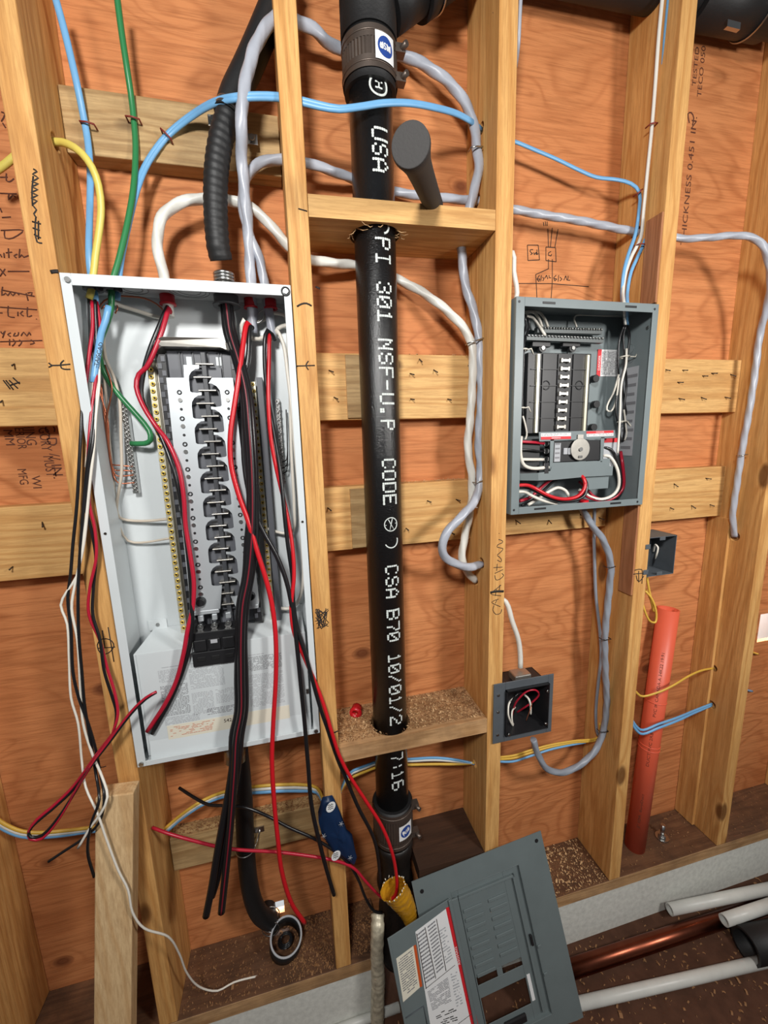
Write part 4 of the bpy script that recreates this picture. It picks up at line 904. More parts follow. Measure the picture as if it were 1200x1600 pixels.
cable('cable', [('w', 64.0, 2.9, -40.0), ('w', 68, 3.6, -39.0), (1184, 1022, 5.3)], .14, GOLDJ, 'short piece of yellow cable beyond the right edge stud', 'cable')
cable('cable', [('w', 64.0, 2.9, -45.0), ('w', 67, 3.6, -44.0), (1175, 1080, 5.3)], .14, BLUEJ, 'short piece of blue cable beyond the right edge stud', 'cable')
# yellow loop below outlet box
cable('cable', [PY(1010, 896, 1.2), (1013, 915, 1.0), (1018, 940, .9), (1021, 955, 1.2), (1016, 935, 1.5), (1008, 922, 1.3), (1002, 930, 1.0), (1006, 950, .7), (1015, 970, .5), (1024, 972, .5), (1025, 955, .6), (1018, 935, .8), (1008, 923, 1.1)], .11, GOLDJ, 'yellow cable looped below the small outlet box', 'cable', step=.25)
# staples / ties
def staple(px, py, y, w, h, ang, mat, lab, r=.06):
    p = PY(px, py, y); c_, s_ = math.cos(ang), math.sin(ang); ex = Vector((c_, 0, s_))
    g = G(); L = [p-ex*w+Vector((0, .5, 0)), p-ex*w+Vector((0, -.02, 0)), p+Vector((0, -.1, 0)), p+ex*w+Vector((0, -.02, 0)), p+ex*w+Vector((0, .5, 0))]
    g.tube(L, r, 8); return mk('cable_staple', g, mat, label=lab, cat='staple')
staple(136, 192, 3.35, .42, .5, -.1, STAPLER, 'red cable staple on the flat blue cable above the white panel')
staple(207, 184, 3.4, .42, .5, -.1, STAPLER, 'copper coloured staple on the green wire')
staple(259, 209, 3.4, .4, .5, -.75, STAPLER, 'red cable staple on the two blue cables above the white panel')
staple(1022, 193, 1.5, .38, .5, .2, STAPLER, 'dark red staple, topmost on the white and blue cables of the right bay')
staple(1004, 382, 1.7, .4, .5, -.05, STAPLER, 'dark red staple where the cables meet just above the grey panel')
staple(1000, 299, 2.15, .28, .5, .7, STAPLER, 'dark red staple on the blue cable crossing toward the grey panel')
staple(745, 230, 2.05, .5, .5, .15, STEEL, 'steel staple on the grey cable near the black rubber handle')
staple(745, 532, 1.85, .85, .5, .3, STEEL, 'metal strap holding the white and the grey cable on the middle stud')
staple(750, 752, 1.65, .5, .5, .2, STEEL, 'small steel staple just above the grey cable loop', .05)
staple(741, 792, 1.5, .3, .4, -.3, WHITEW, 'white plastic staple behind the grey cable loop', .07)
staple(955, 886, 1.35, .5, .5, .0, BLACKW, 'black staple, topmost on the thick cable under the grey panel', .045)
staple(948, 999, 1.5, .55, .5, -.1, BLACKW, 'black staple, middle one on the thick cable under the grey panel', .045)
staple(944, 1143, 1.6, .55, .5, -.15, BLACKW, 'black staple, lowest on the thick cable under the grey panel', .045)
staple(1163, 711, 1.7, .45, .5, .1, STEEL, 'steel staple on the grey cable down the right edge stud', .05)

# black conduit into the white panel
cnd = thing('flexible_conduit', 'thick black corrugated conduit entering the top of the white panel', 'conduit', cb)
Q = spline([PY(346, 407, 2.4), (341, 385, 2.1), (337, 330, 1.9), (338, 270, 1.8), (345, 220, 1.8), (357, 178, 1.9)], .12); 
g = G(); g.tube(Q, [.79+(.035 if (i//2) % 2 else 0) for i in range(len(Q))], 24); mk('corrugated_tube', g, RUBBER, cnd)
Q = spline([(356, 182, 1.9), (366, 150, 2.1), (385, 110, 2.4), (405, 65, 2.8), (430, 5, 3.0), (452, -50, 3.2)], .4)
g = G(); g.tube(Q, .95, 28); mk('smooth_tube', g, RUBBER, cnd)
p = PY(358, 180, 1.9); ax_ = (Q[3]-Q[0]).normalized(); g = G()
for k in range(2): g.torus(p+ax_*(.1+k*.3), ax_, .9, .12, 32, 8)
mk('collar_ring', g, STEEL, cnd)
for px, py in ((334, 188), (394, 217)): p = PY(px, py, 3.2); g = G(); g.box(p.x-.4, p.x+.4, p.y, p.y+.1, p.z-.35, p.z+.35); g.cyl((p.x, p.y, p.z), (p.x, p.y-.25, p.z), .22, n=8); mk('strap_ear', g, STEEL, cnd, bevel=.03)
# lower conduit
cnd2 = thing('lower_conduit', 'smooth black conduit running down from the bottom of the white panel', 'conduit', PY(400, 1430, 3))
Q = spline([(372, 1168, 2.4), (377, 1210, 2.6), (381, 1260, 2.9), (384, 1320, 3.0), (388, 1370, 3.0), (395, 1405, 3.0), (406, 1428, 3.2), (422, 1438, 3.8), ('w', 8.0, 4.6, -59.9), ('w', 7.8, 6.2, -60.0)], .3)
g = G(); g.tube(Q, .82, 28); mk('smooth_tube', g, RUBBER, cnd2)
g = G(); p = PY(383, 1326, 2.9); g.torus(p, (.1, 0, 1), .86, .06, 30, 6); q = PY(406, 1296, 3.8); g.box(q.x-.5, q.x+.4, 3.78, 3.9, q.z-.3, q.z+.3); g.tube(spline([q, q+Vector((-.3, -.3, -.9)), p+Vector((.8, -.4, 0))]), .06, 6); mk('conduit_strap', g, STEEL, cnd2)
g = G()
for k in range(5): g.torus(Vector((8.3-.0*k, 3.2+k*.35, -59.95)), (0.1, 1, -.05), .84, .05, 30, 6)
mk('threaded_ring', g, STEEL, cnd2)
g = G(); g.cyl(PY(368, 1180, 2.4)+Vector((0, 0, -.3)), PY(368, 1160, 2.4), 1.0, n=24); mk('threaded_nipple', g, STEEL, cnd2)
# open stub with wires
c = PZ(447, 1463, -60.2); stub = thing('conduit_stub', 'open black conduit end standing on the bottom plate with wires coiled inside', 'conduit', (c.x, c.y, -62.7))
g = G(); tl = Vector((.1, -.4, 1)).normalized(); g.ringtube(c-tl*2.5, c, 1.6, 1.4, 36); mk('outer_tube', g, RUBBER, stub)
g = G(); g.torus(c+tl*.0, tl, 1.5, .1, 40, 8); mk('worn_rim', g, LBLL, stub)
for k in range(4):
    g = G(); P = [c-tl*(1.9-.25*k)+Vector((math.cos(a*.8+k)*(.75-.1*k), math.sin(a*.8+k)*(.75-.1*k), .05*a)) for a in range(9)]; g.tube(spline(P, .25), .06, 6)
    mk('wire', g, BLACKW, label=('outermost', 'second outermost', 'second innermost', 'innermost')[k]+' dark wire coil inside the open conduit stub', cat='wire')

# ================================================================== conductors in and below the white panel
def wire(P, r, mat, lab, **k): return cable('wire', P, r, mat, lab, 'wire', **k)
# from the left connector: black + red pair
wire([flatz(K1)+Vector((-.1, 0, -1.4)), (262, 480, 2.6), (248, 512, 2.1), (233, 550, 1.9), (223, 588, 1.9), (221, 620, 1.9), (234, 650, 1.8), (252, 683, 1.5), (270, 730, 1.0), (284, 790, .9), (292, 850, .8), (298, 910, .5), (300, 960, 0), (297, 1005, -.1), (285, 1050, 0), (266, 1095, .05), (247, 1130, .1), (238, 1146, .1)], .17, BLACKW, 'black wire from the left red connector, ending near the lower left of the white panel')
wire([flatz(K1)+Vector((.1, -.1, -1.5)), (264, 482, 2.4), (254, 515, 1.9), (240, 552, 1.7), (229, 574, 1.7), (217, 585, 1.8), (213, 605, 1.7), (224, 635, 1.6), (243, 665, 1.5), (262, 690, 1.1), (279, 730, .8), (287, 775, .7), (290, 820, .7), (297, 865, .5), (303, 910, .3), (301, 950, .1), (293, 985, -.2), (287, 1020, -.3), (275, 1065, -.1), (258, 1100, -.1), (242, 1125, .1), (230, 1143, .1)], .17, RED, 'red wire from the left red connector, ending near the lower left of the white panel')
# big feeders through the conduit
for i, (dx, m_, l) in enumerate(((-6, BLACKW, 'leftmost of three thick black feeder wires'), (2, BLACKW, 'rightmost of three thick black feeder wires'), (-2, BLACKW, 'middle thick black feeder wire with a red stripe'))):
    e = ((322, 1431), (330, 1400), (346, 1425))[i]; dz = (0, 0, -.35)[i]
    bot = ([(340, 1330, -1.6), (331, 1385, -1.7), e+(-1.8,)], [(352, 1310, -1.2), (340, 1370, -1.3), (331, 1400, -1.4)], [(360, 1290, -1.8), (353, 1360, -1.9), e+(-2.0,)])[i]
    P = [K2+Vector((.0+dx*.03, dz, .2)), (357+dx, 485, 2.3+dz), (362+dx*1.2, 520, 2.1+dz), (374+dx, 560, 1.7+dz), (386+dx, 610, 1.2+dz), (392+dx*1.2, 670, .8+dz), (396+dx, 740, .6+dz), (397+dx, 800, .4+dz), (396+dx*1.5, 850, .2+dz), (390+dx, 900, 0+dz), (382+dx*1.2, 945, -.3+dz), (379+dx, 1000, -.5+dz), (380+dx*1.4, 1060, -.6+dz), (380+dx*1.4, 1110, -.7+dz), (373+dx*1.6, 1150, -.9+dz), (369+dx, 1200, -1.2+dz)]+bot
    fo = wire(P, .3, m_, l+' hanging out of the white panel')
    if i == 2:
        Q = [p+Vector((0, -.24, 0)) for p in spline(P)]; g = G(); g.tube(Q, .07, 8); mk('red_stripe', g, STRIPE, fo)
# red / black from the second connector
wire([flatz(K3)+Vector((0, 0, -2.4)), (386, 505, 2.0), (379, 545, 1.4), (373, 590, .9), (366, 635, .7), (360, 680, .5), (361, 725, .4), (372, 770, .2), (388, 815, -.1), (403, 865, -.3), (417, 910, -.4), (426, 950, -.5), (431, 1000, -.6), (431, 1060, -.6), (427, 1130, -.7), (425, 1190, -.9), (429, 1260, -1.1), (434, 1310, -1.2), (440, 1360, -1.2), (455, 1410, -1.0), (476, 1442, -.6)], .19, REDB, 'bright red wire hanging over the middle of the white panel, ending by the conduit stub')
wire([flatz(K3)+Vector((.15, .1, -2.4)), (391, 510, 2.2), (388, 555, 1.8), (381, 600, 1.6), (379, 680, 1.5), (384, 745, 1.2), (396, 795, .7), (412, 832, .3), (432, 868, .1), (448, 910, -.1), (458, 960, -.3), (464, 1010, -.5), (470, 1070, -.6), (476, 1130, -.7), (481, 1190, -.9), (487, 1260, -1.0), (500, 1320, -1.0), (512, 1365, -1.0), (522, 1398, -1.0)], .18, BLACKW, 'black wire hanging from the white panel, ending against the stud beside the blue wrapper')
base = [flatz(K4)+Vector((0, 0, -3.0)), (419, 520, 2.2), (417, 565, 1.9), (419, 620, 1.7), (426, 680, 1.5), (436, 740, 1.2), (446, 800, .8), (453, 850, .5), (458, 900, .2), (457, 945, -.1), (462, 985, -.3), (478, 1030, -.5), (497, 1085, -.7), (513, 1135, -.9)]
ex = {0: [(530, 1180, -1.0), (548, 1215, -1.0), (572, 1252, -1.0), (596, 1290, -1.1), (612, 1330, -1.2), (619, 1365, -1.2), (619, 1395, -1.0), (612, 1405, -.8), (603, 1407, -.6)],
      1: [(527, 1185, -.8), (540, 1215, -.7), (560, 1262, -.6), (582, 1305, -.5), (590, 1335, -.3), (596, 1400, -.2)]}
for i, (m_, l) in enumerate(((REDB, 'red wire from the right red connector, hanging down to the amber film'), (BLACKW, 'black wire from the right red connector, hanging down beside the lower coupling'))):
    A = twist_path(base, .17, .42, math.pi*i+.6); B = spline([A[-1]]+ex[i]); g = G(); g.tube(A+B[1:], .16, 10); mk('wire', g, m_, label=l, cat='wire')
# white neutral tails folded at right
wire([flatz(K3)+Vector((-.2, .1, -2.5)), (380, 500, 2.5), (379, 520, 2.7), (390, 527, 3.0), (405, 530, 3.2), (425, 520, 3.3), (440, 510, 3.2), (452, 508, 2.9)], .17, WHITEW, 'white wire folded under the middle red connector of the white panel')
wire([flatz(K4)+Vector((.15, .1, -2.9)), (432, 515, 2.7), (443, 538, 2.6), (449, 580, 2.5), (456, 640, 2.3), (461, 700, 2.2), (466, 760, 2.1), (472, 850, 2.0), (474, 900, 2.1), (468, 935, 2.4), (455, 950, 2.8), (430, 950, 3.0)], .15, WHITEW, 'white wire running down the right wall of the white panel')
wire([flatz(K3)+Vector((.2, .3, -2.3)), (400, 505, 3.0), (412, 500, 3.2), (420, 490, 3.0), (435, 490, 3.0), (447, 495, 2.8), (450, 530, 2.8), (453, 600, 2.8), (455, 700, 2.6), (460, 800, 2.6), (458, 830, 2.9), (440, 833, 3.2), (418, 826, 3.1)], .13, WHITEW, 'white wire behind the right red connector, bending back to the right hand bar')
wire([(398, 495, 3.2), (410, 485, 3.0), (428, 480, 2.9), (445, 486, 2.9)], .06, STEEL, 'bare aluminium wire under the red connectors of the white panel', step=.2)
wire([(393, 492, 3.0), (400, 505, 2.9), (410, 500, 2.9), (414, 485, 3.0)], .06, STEEL, 'second bare aluminium wire looping between the red connectors of the white panel', step=.2)
for k, py in enumerate((722, 731, 740)): wire([(447, 640, 3.3), (449, 690, 3.0), (448, py-4, 2.9), (441, py, 3.1)], .05, COPPER if 0 else BLACKW, ('upper', 'middle', 'lower')[k]+' thin wire ending at the foot of the right ground bar', step=.3)
# white from left connector to the corner
wire([flatz(K1)+Vector((.15, .1, -1.5)), (268, 482, 3.0), (267, 493, 3.2), (258, 497, 3.4), (240, 494, 3.4), (215, 486, 3.4), (190, 478, 3.2), (170, 470, 2.6)], .14, WHITEW, 'white wire crossing the upper back of the white panel')
wire([(258, 488, 3.1), (245, 475, 3.0), (225, 466, 3.0), (200, 463, 3.0), (180, 463, 2.8), (163, 470, 2.6), (155, 480, 2.6)], .06, COPPER, 'bare copper wire arching across the upper back of the white panel', step=.3)
wire([(180, 490, 2.9), (184, 480, 2.9), (179, 474, 3.0), (168, 475, 3.0), (158, 483, 2.8)], .05, COPPER, 'small bare copper loop near the upper left of the white panel', step=.2)
# cream wires down the left wall to the brass bar
wire([(161, 520, 2.6), (165, 560, 2.8), (178, 590, 3.0), (187, 625, 3.0), (189, 680, 2.9), (190, 740, 2.9), (185, 770, 3.0), (182, 795, 3.1), (186, 808, 3.2), (200, 813, 3.3), (230, 814, 3.2), (262, 811, 2.8)], .11, CREAMW, 'cream wire running down the left side of the white panel to the brass bar')
wire([(158, 540, 2.7), (164, 600, 3.0), (172, 700, 3.1), (180, 780, 3.2), (187, 825, 3.2), (200, 845, 3.3), (220, 848, 3.3), (266, 841, 2.8)], .09, CREAMW, 'lower cream wire curving to the brass bar of the white panel')
for L, l in (([(155, 590, 2.9), (160, 625, 2.9), (166, 660, 2.9), (170, 700, 2.9), (174, 725, 3.0), (186, 727, 3.0), (208, 729, 3.1)], 'first bare copper wire reaching the left ground bar'),
          ([(150, 575, 2.9), (155, 610, 2.8), (168, 655, 2.9), (171, 705, 2.9), (178, 734, 3.0), (190, 735, 3.0), (209, 736, 3.1)], 'second bare copper wire reaching the left ground bar'),
          ([(164, 570, 2.8), (173, 595, 2.8), (175, 610, 2.8), (167, 655, 2.8), (172, 710, 2.9), (180, 742, 3.0), (192, 744, 3.0), (210, 742, 3.1)], 'third bare copper wire with a kink, reaching the left ground bar'),
          ([(158, 600, 2.9), (163, 650, 2.9), (172, 715, 2.9), (178, 745, 3.0), (186, 755, 3.0), (211, 754, 3.1)], 'lowest bare copper wire reaching the left ground bar')):
    wire(L, .055, COPPER, l, step=.3)
# left bundle spilling out
mulab = 'wire'
wire([(139, 465, 1.7), (140, 500, 1.7), (141, 530, 1.5), (136, 570, 1.0), (130, 610, .4), (127, 660, -.3), (124, 720, -.6), (120, 790, -.7), (114, 850, -.8), (110, 900, -.9), (106, 935, -1.0), (111, 985, -1.1), (114, 1050, -1.2), (123, 1090, -1.2), (136, 1125, -1.2), (148, 1165, -1.2), (156, 1205, -1.2), (163, 1245, -2.4), (155, 1285, -2.5), (130, 1310, -2.4), (100, 1330, -2.3), (76, 1346, -2.2)], .1, BLACKW, 'black wire hanging in front of the left bay, its end pointing left low down')
wire([(141, 467, 1.6), (143, 520, 1.3), (146, 560, 1.0), (148, 590, .6), (146, 640, 0), (141, 690, -.5), (134, 750, -.7), (130, 800, -.8), (124, 880, -.9), (122, 930, -1.0), (123, 990, -1.1), (128, 1050, -1.2), (132, 1100, -1.2), (140, 1150, -1.2), (150, 1210, -1.3), (155, 1250, -2.6), (143, 1285, -2.6), (137, 1330, -2.5), (147, 1370, -2.4)], .1, BLACKW, 'black wire hanging in front of the left bay, its end pointing straight down')
wire([(148, 480, 1.6), (152, 510, 1.5), (154, 545, 1.2), (155, 600, .5), (150, 650, -.1), (147, 700, -.5), (140, 760, -.7), (132, 830, -.8), (120, 900, -.9), (104, 925, -1.0), (95, 945, -1.0), (105, 975, -1.1), (108, 1030, -1.1), (111, 1090, -1.2), (122, 1130, -1.2), (128, 1190, -1.2), (134, 1230, -1.8), (152, 1270, -2.6), (166, 1310, -2.8), (185, 1360, -3.0), (200, 1390, -3.1), (207, 1425, -3.2), (225, 1450, -3.0), (262, 1463, -2.2), (280, 1490, -1.2), (292, 1520, -.4), (312, 1542, .4), (340, 1548, .8), (365, 1535, 1.2), (390, 1528, 1.4), (420, 1522, 1.7)], .08, WHITEW, 'long white wire curling past the post down to the bottom plate')
wire([(145, 480, 1.6), (149, 520, 1.4), (152, 560, 1.1), (151, 620, .3), (146, 700, -.5), (139, 770, -.7), (131, 850, -.8), (118, 910, -.9), (112, 950, -1.0), (121, 1000, -1.1), (126, 1080, -1.1), (130, 1130, -1.2), (145, 1180, -1.3), (160, 1215, -1.7), (168, 1245, -2.6), (158, 1270, -2.7), (143, 1290, -2.6), (122, 1325, -2.5)], .09, WHITEW, 'white wire hanging in front of the left bay, bending back left at its end')
b2 = [(150, 470, 1.6), (154, 520, 1.3), (151, 570, .9), (148, 620, .3), (142, 690, -.5), (137, 740, -.6), (137, 790, -.6), (145, 825, -.5), (150, 870, -.5), (143, 920, -.6), (142, 960, -.7), (156, 1000, -.8), (165, 1045, -.9), (177, 1085, -1.0), (183, 1115, -1.1), (177, 1145, -1.2)]
for i, (m_, l) in enumerate(((RED, 'red'), (BLACKW, 'black'))):
    A = twist_path(b2, .12, .5, math.pi*i)
    t = [(150, 1180+i*4, -1.4), (115, 1228+i*5, -1.6), (80, 1262+i*4, -1.8), (58, 1280+i*4, -2.0), (45, 1299, -2.1), (48, 1311-i*3, -2.2), (66, 1310-i*5, -2.2), (90, 1282-i*3, -2.1), (112, 1246, -2.0), (140, 1200, -1.8), (170, 1158+i*3, -1.6), (205, 1112+i*3, -1.6), (228, 1090+i*2, -1.6), (244, 1081+i, -1.6)]
    B = spline([A[-1]]+t); g = G(); g.tube(A+B[1:], .105, 8); mk('wire', g, m_, label=l+' wire of the twisted pair looping back over the lower left panel corner', cat='wire')
wire([(144, 470, 1.5), (145, 510, 1.2), (140, 550, .8), (135, 590, .4), (130, 630, .2), (127, 655, .2)], .12, RED, 'red wire leaving the yellow cable inside the white panel')
# blue sheathed ends with marker writing
bs = wire([(170, 478, 1.7), (165, 500, 1.6), (158, 520, 1.3), (154, 545, .9), (149, 575, .7), (146, 598, .5)], .22, BLUEJ, 'blue cable sheath end with black marker writing inside the white panel', flat=.7)
g = G(); A = PY(158, 535, .55); B = PY(150, 572, .3); d = (B-A); ln = d.length; d.normalize(); e = Vector((d.z, 0, -d.x)); e = -e if e.x > 0 else e
text_geo(g, 'TAISCAD', .26, lambda tx, ty: (A+B)/2-d*tx+e*ty*1.0, .01, ln); mk('marker_writing', g, INK, bs)
wire([(146, 596, .5), (143, 640, .1), (138, 690, -.3), (134, 730, -.5)], .085, CREAMW, 'cream wire leaving the marked blue sheath')
# lower loose wires crossing the bay under the panel
wire([(238, 1293, .8), (262, 1302, .3), (300, 1313, -.1), (345, 1324, -.3), (376, 1328, -.4), (430, 1331, -.5), (480, 1337, -.6), (525, 1345, -.7), (552, 1356, -.7), (572, 1378, -.7), (590, 1397, -.5), (603, 1407, -.4)], .13, RED, 'red wire crossing low from the left stud to the amber film')
wire([(280, 1231, 4.0), (300, 1244, 3.0), (325, 1257, 2.0), (355, 1259, 1.2), (385, 1262, .6), (420, 1276, 0), (450, 1292, -.3), (490, 1310, -.6), (520, 1328, -.7), (545, 1350, -.6), (560, 1375, -.5), (572, 1405, -.3), (585, 1424, -.2), (597, 1426, -.1)], .13, BLACKW, 'black wire crossing low past the blue wrapper')

# ================================================================== conductors in the grey panel
for k, L in enumerate(([(975, 508, 1.9), (968, 530, 2.2), (966, 560, 2.2), (966, 600, 2.3), (962, 640, 2.2), (966, 665, 2.2), (970, 690, 2.4)], [(978, 508, 1.8), (974, 525, 2.0), (976, 560, 2.0), (979, 600, 2.1), (975, 640, 2.0), (976, 670, 2.1), (973, 690, 2.3)], [(980, 508, 1.9), (984, 525, 2.1), (979, 560, 2.1), (972, 590, 2.1), (976, 630, 2.2), (981, 660, 2.2), (978, 680, 2.4)])):
    wire(L, .09, BLACKW, ('left', 'middle', 'right')[k]+' black wire of the tied bundle in the grey panel', step=.25)
wire([(979, 545, 1.8), (978, 570, 1.6), (971, 600, 1.6), (969, 640, 1.5), (967, 680, 1.4), (965, 708, 1.3)], .1, WHITEW, 'long white wire of the tied bundle in the grey panel', step=.25)
wire([(967, 585, 2.2), (958, 615, 2.4), (950, 630, 2.6), (948, 640, 2.6), (954, 643, 2.5), (961, 632, 2.4), (965, 610, 2.2), (967, 590, 2.1)], .085, WHITEW, 'white wire folded into a loop left of the tied bundle in the grey panel', step=.25)
wire([(975, 640, 1.9), (978, 665, 1.9), (979, 680, 2.0), (976, 688, 2.1)], .08, WHITEW, 'short white wire tail at the bottom of the tied bundle', step=.25)
for px, py, l in ((976, 558, 'upper white tie around the wire bundle at the right of the grey panel'), (972, 659, 'lower white tie around the wire bundle at the right of the grey panel')):
    p = PY(px, py, 2.0); g = G(); g.torus(p, (0, .1, 1), .42, .07, 20, 6); g.tube([p+Vector((.35, -.3, 0)), p+Vector((.75, -.5, -.05 if py < 600 else -.6)), p+Vector((.95, -.4, .2 if py < 600 else -1.2))], .06, 6); mk('wire_tie', g, TIE, label=l, cat='tie')
for px, py, l in ((817, 547, 'upper white tie on the wires along the left wall of the grey panel'), (813, 638, 'lower white tie on the wires along the left wall of the grey panel')):
    p = PY(px, py, 1.6); g = G(); g.torus(p, (0, .1, 1), .38, .07, 20, 6); g.tube([p+Vector((.3, -.2, 0)), p+Vector((.7, -.2, .1)), p+Vector((1.0, -.1, -.35))], .06, 6); mk('wire_tie', g, TIE, label=l, cat='tie')
for k, L in enumerate(([(815, 492, 1.6), (820, 497, 1.8), (822, 508, 1.8), (818, 525, 1.6), (816, 560, 1.5), (815, 600, 1.5), (812, 640, 1.6), (815, 665, 1.8)], [(817, 490, 1.8), (826, 500, 2.2), (825, 515, 2.2), (819, 535, 1.8), (818, 570, 1.8), (816, 610, 1.8), (817, 650, 1.8), (822, 675, 2.0)], [(814, 500, 1.2), (815, 530, 1.2), (815, 580, 1.2), (813, 630, 1.2), (814, 660, 1.4)])):
    wire(L, .1, BLACKW, ('first', 'second', 'third')[k]+' black wire along the left wall of the grey panel', step=.25)
for k, L in enumerate(([(815, 490, 2.0), (822, 487, 2.4), (834, 488, 2.6), (842, 498, 2.6), (847, 511, 2.6)], [(816, 493, 2.1), (826, 488, 2.5), (842, 488, 2.8), (851, 498, 2.7), (856, 511, 2.6)], [(822, 494, 2.0), (832, 496, 2.3), (840, 506, 2.4), (844, 512, 2.5), (852, 524, 2.2)])):
    wire(L, .12, WHITEW, ('innermost', 'outermost', 'lowest')[k]+' of three white wires arching to the neutral bars of the grey panel', step=.25)
wire([(971, 493, 3.0), (940, 493, 3.2), (912, 492, 3.2), (900, 493, 3.1), (897, 499, 3.0), (901, 511, 2.7)], .08, WHITEW, 'thin white wire running along the top of the grey panel', step=.25)
wire([(817, 650, 1.4), (821, 665, 1.5), (823, 680, 1.7), (818, 690, 1.9), (812, 688, 1.9)], .08, WHITEW, 'thin white wire curling at the left wall of the grey panel', step=.25)
wire([('w', 32.4, 1.4, -11.5), (830, 691, 1.3), (842, 692, 1.4), (850, 693, 1.5)], .13, RED, 'short red wire at the left terminals of the grey panel', step=.25)
wire([('w', 32.4, 1.4, -12.3), (828, 703, 1.3), (842, 705, 1.4), (850, 705, 1.5)], .09, BLACKW, 'short black wire at the left terminals of the grey panel', step=.25)
wire([('w', 32.4, 1.3, -13.1), (828, 718, 1.2), (840, 718, 1.4), (849, 718, 1.5)], .14, WHITEW, 'short white wire at the left terminals of the grey panel', step=.25)
wire([(814, 682, 1.0), (813, 700, .8), (814, 715, .8), (819, 727, .9), (833, 732, 1.0), (858, 730, 1.2)], .16, WHITEW, 'white wire bending down and under the terminals of the grey panel', step=.25)
wire([('w', 32.4, 1.6, -15.7), (822, 758, 1.2), (836, 763, .9), (852, 772, .7), (872, 779, .6), (892, 779, .6), (906, 773, .6), (914, 760, .7), (913, 750, .8), (909, 744, 1.1), (900, 740, 1.5)], .17, REDB, 'red wire sweeping along the bottom of the grey panel and up', step=.25)
wire([('w', 32.4, 1.9, -15.9), (822, 762, 1.5), (838, 768, 1.1), (855, 777, .9), (875, 783, .8), (897, 782, .8), (912, 775, .8), (917, 762, .9), (914, 750, 1.2), (905, 742, 1.8)], .15, BLACKW, 'black wire sweeping along the bottom of the grey panel and up', step=.25)
wire([('w', 32.4, 2.0, -16.5), (818, 768, 1.8), (832, 775, 1.5), (848, 782, 1.3), (870, 787, 1.3)], .16, WHITEW, 'white wire sweeping along the bottom of the grey panel', step=.25)
wire([(812, 783, 2.4), (830, 776, 2.5), (845, 762, 2.6), (860, 750, 2.4), (872, 745, 2.2)], .15, RED, 'red wire slanting up at the lower left of the grey panel', step=.25)
wire([(815, 790, 2.7), (835, 780, 2.8), (852, 764, 2.8), (868, 750, 2.6), (885, 746, 2.4)], .13, BLACKW, 'black wire slanting up at the lower left of the grey panel', step=.25)
wire([(825, 789, 2.2), (840, 780, 2.0), (858, 768, 2.0), (872, 762, 2.0), (884, 767, 1.9), (889, 776, 1.8)], .15, WHITEW, 'white wire arching at the bottom middle of the grey panel', step=.25)
for k, (m_, dx, l) in enumerate(((WHITEW, 0, 'white'), (BLACKW, 4, 'black'), (RED, 11, 'red'))):
    s0 = [(942, 712, 2.0), (952, 713, 1.8)] if k < 2 else [(970, 706, 2.2)]
    if k == 1: s0 = [(943, 699, 2.0), (955, 703, 1.8)]
    wire(s0+[(962+dx*.9, 727-k*4, 1.6), (967+dx*.7, 745, 1.5), (966+dx*.7, 762, 1.5), (957+dx*.7, 774, 1.6), (940+dx*.5, 780+k, 1.8), (922, 776+k, 2.1), (905, 765+k, 2.4)], .15, m_, l+' wire bending round the lower right of the grey panel', step=.25)
wire([(905, 752, 2.9), (918, 765, 2.6), (928, 776, 2.4), (945, 782, 2.3)], .14, RED, 'red wire at the bottom of the grey panel passing behind the others', step=.25)

# ================================================================== leaning grey cover with its open door
cTL, cTR = PY(643, 1378, -.35), PY(845, 1298, -.35); cQ = PY(912, 1600, -5.7)
cu = (cTR-cTL).normalized(); dd = cQ-cTR; cv = (dd-cu*dd.dot(cu)).normalized(); cn = cu.cross(cv); cn = cn if cn.dot(CAM-cTL) > 0 else -cn
Wc = 14.5
cov = thing('panel_cover', 'grey steel panel cover leaning against the wall on the floor with its door swung open', 'panel cover', (30, -5, -70.3))
def cp(a, b, o=0): return cTL+cu*a+cv*b+cn*o
Lc = 18.6
g = G()
def cbox(g, a0, a1, b0, b1, o0=-.06, o1=0): return g.add([cp(a, b, o) for a in (a0, a1) for b in (b0, b1) for o in (o0, o1)], [(0, 1, 3, 2), (4, 6, 7, 5), (0, 4, 5, 1), (2, 3, 7, 6), (0, 2, 6, 4), (1, 5, 7, 3)])
cbox(g, 0, 3.6, 0, Lc); cbox(g, 11.3, Wc, 0, Lc); cbox(g, 3.6, 11.3, 0, 2.3); cbox(g, 3.6, 11.3, 17.0, Lc)
mk('front_sheet', g, COVER_PAINT, cov)
g = G()                                     # recessed centre with slots
rd_ = -.3
cbox(g, 3.6, 4.4, 2.3, 17.0, rd_-.06, rd_); cbox(g, 9.45, 11.3, 2.3, 17.0, rd_-.06, rd_); cbox(g, 4.4, 9.45, 2.3, 11.05, rd_-.06, rd_)
cbox(g, 6.65, 7.25, 11.05, 11.8, rd_-.06, rd_); cbox(g, 4.4, 9.45, 11.8, 13.0, rd_-.06, rd_); cbox(g, 4.4, 9.45, 15.5, 17.0, rd_-.06, rd_)
for a in ((3.6, 3.66, 2.3, 17), (11.24, 11.3, 2.3, 17), (3.6, 11.3, 2.3, 2.36), (3.6, 11.3, 16.94, 17)): cbox(g, *a, rd_-.06, 0)
rc = mk('recessed_centre', g, COVER_PAINT, cov, bevel=.04)
g = G(); cbox(g, 4.3, 10.6, 3.1, 3.35, rd_, rd_+.28); cbox(g, 10.35, 10.6, 3.1, 16.5, rd_, rd_+.28); cbox(g, 4.3, 4.42, 3.1, 16.5, rd_, rd_+.2); mk('centre_ridge', g, COVER_PAINT, rc, bevel=.04)
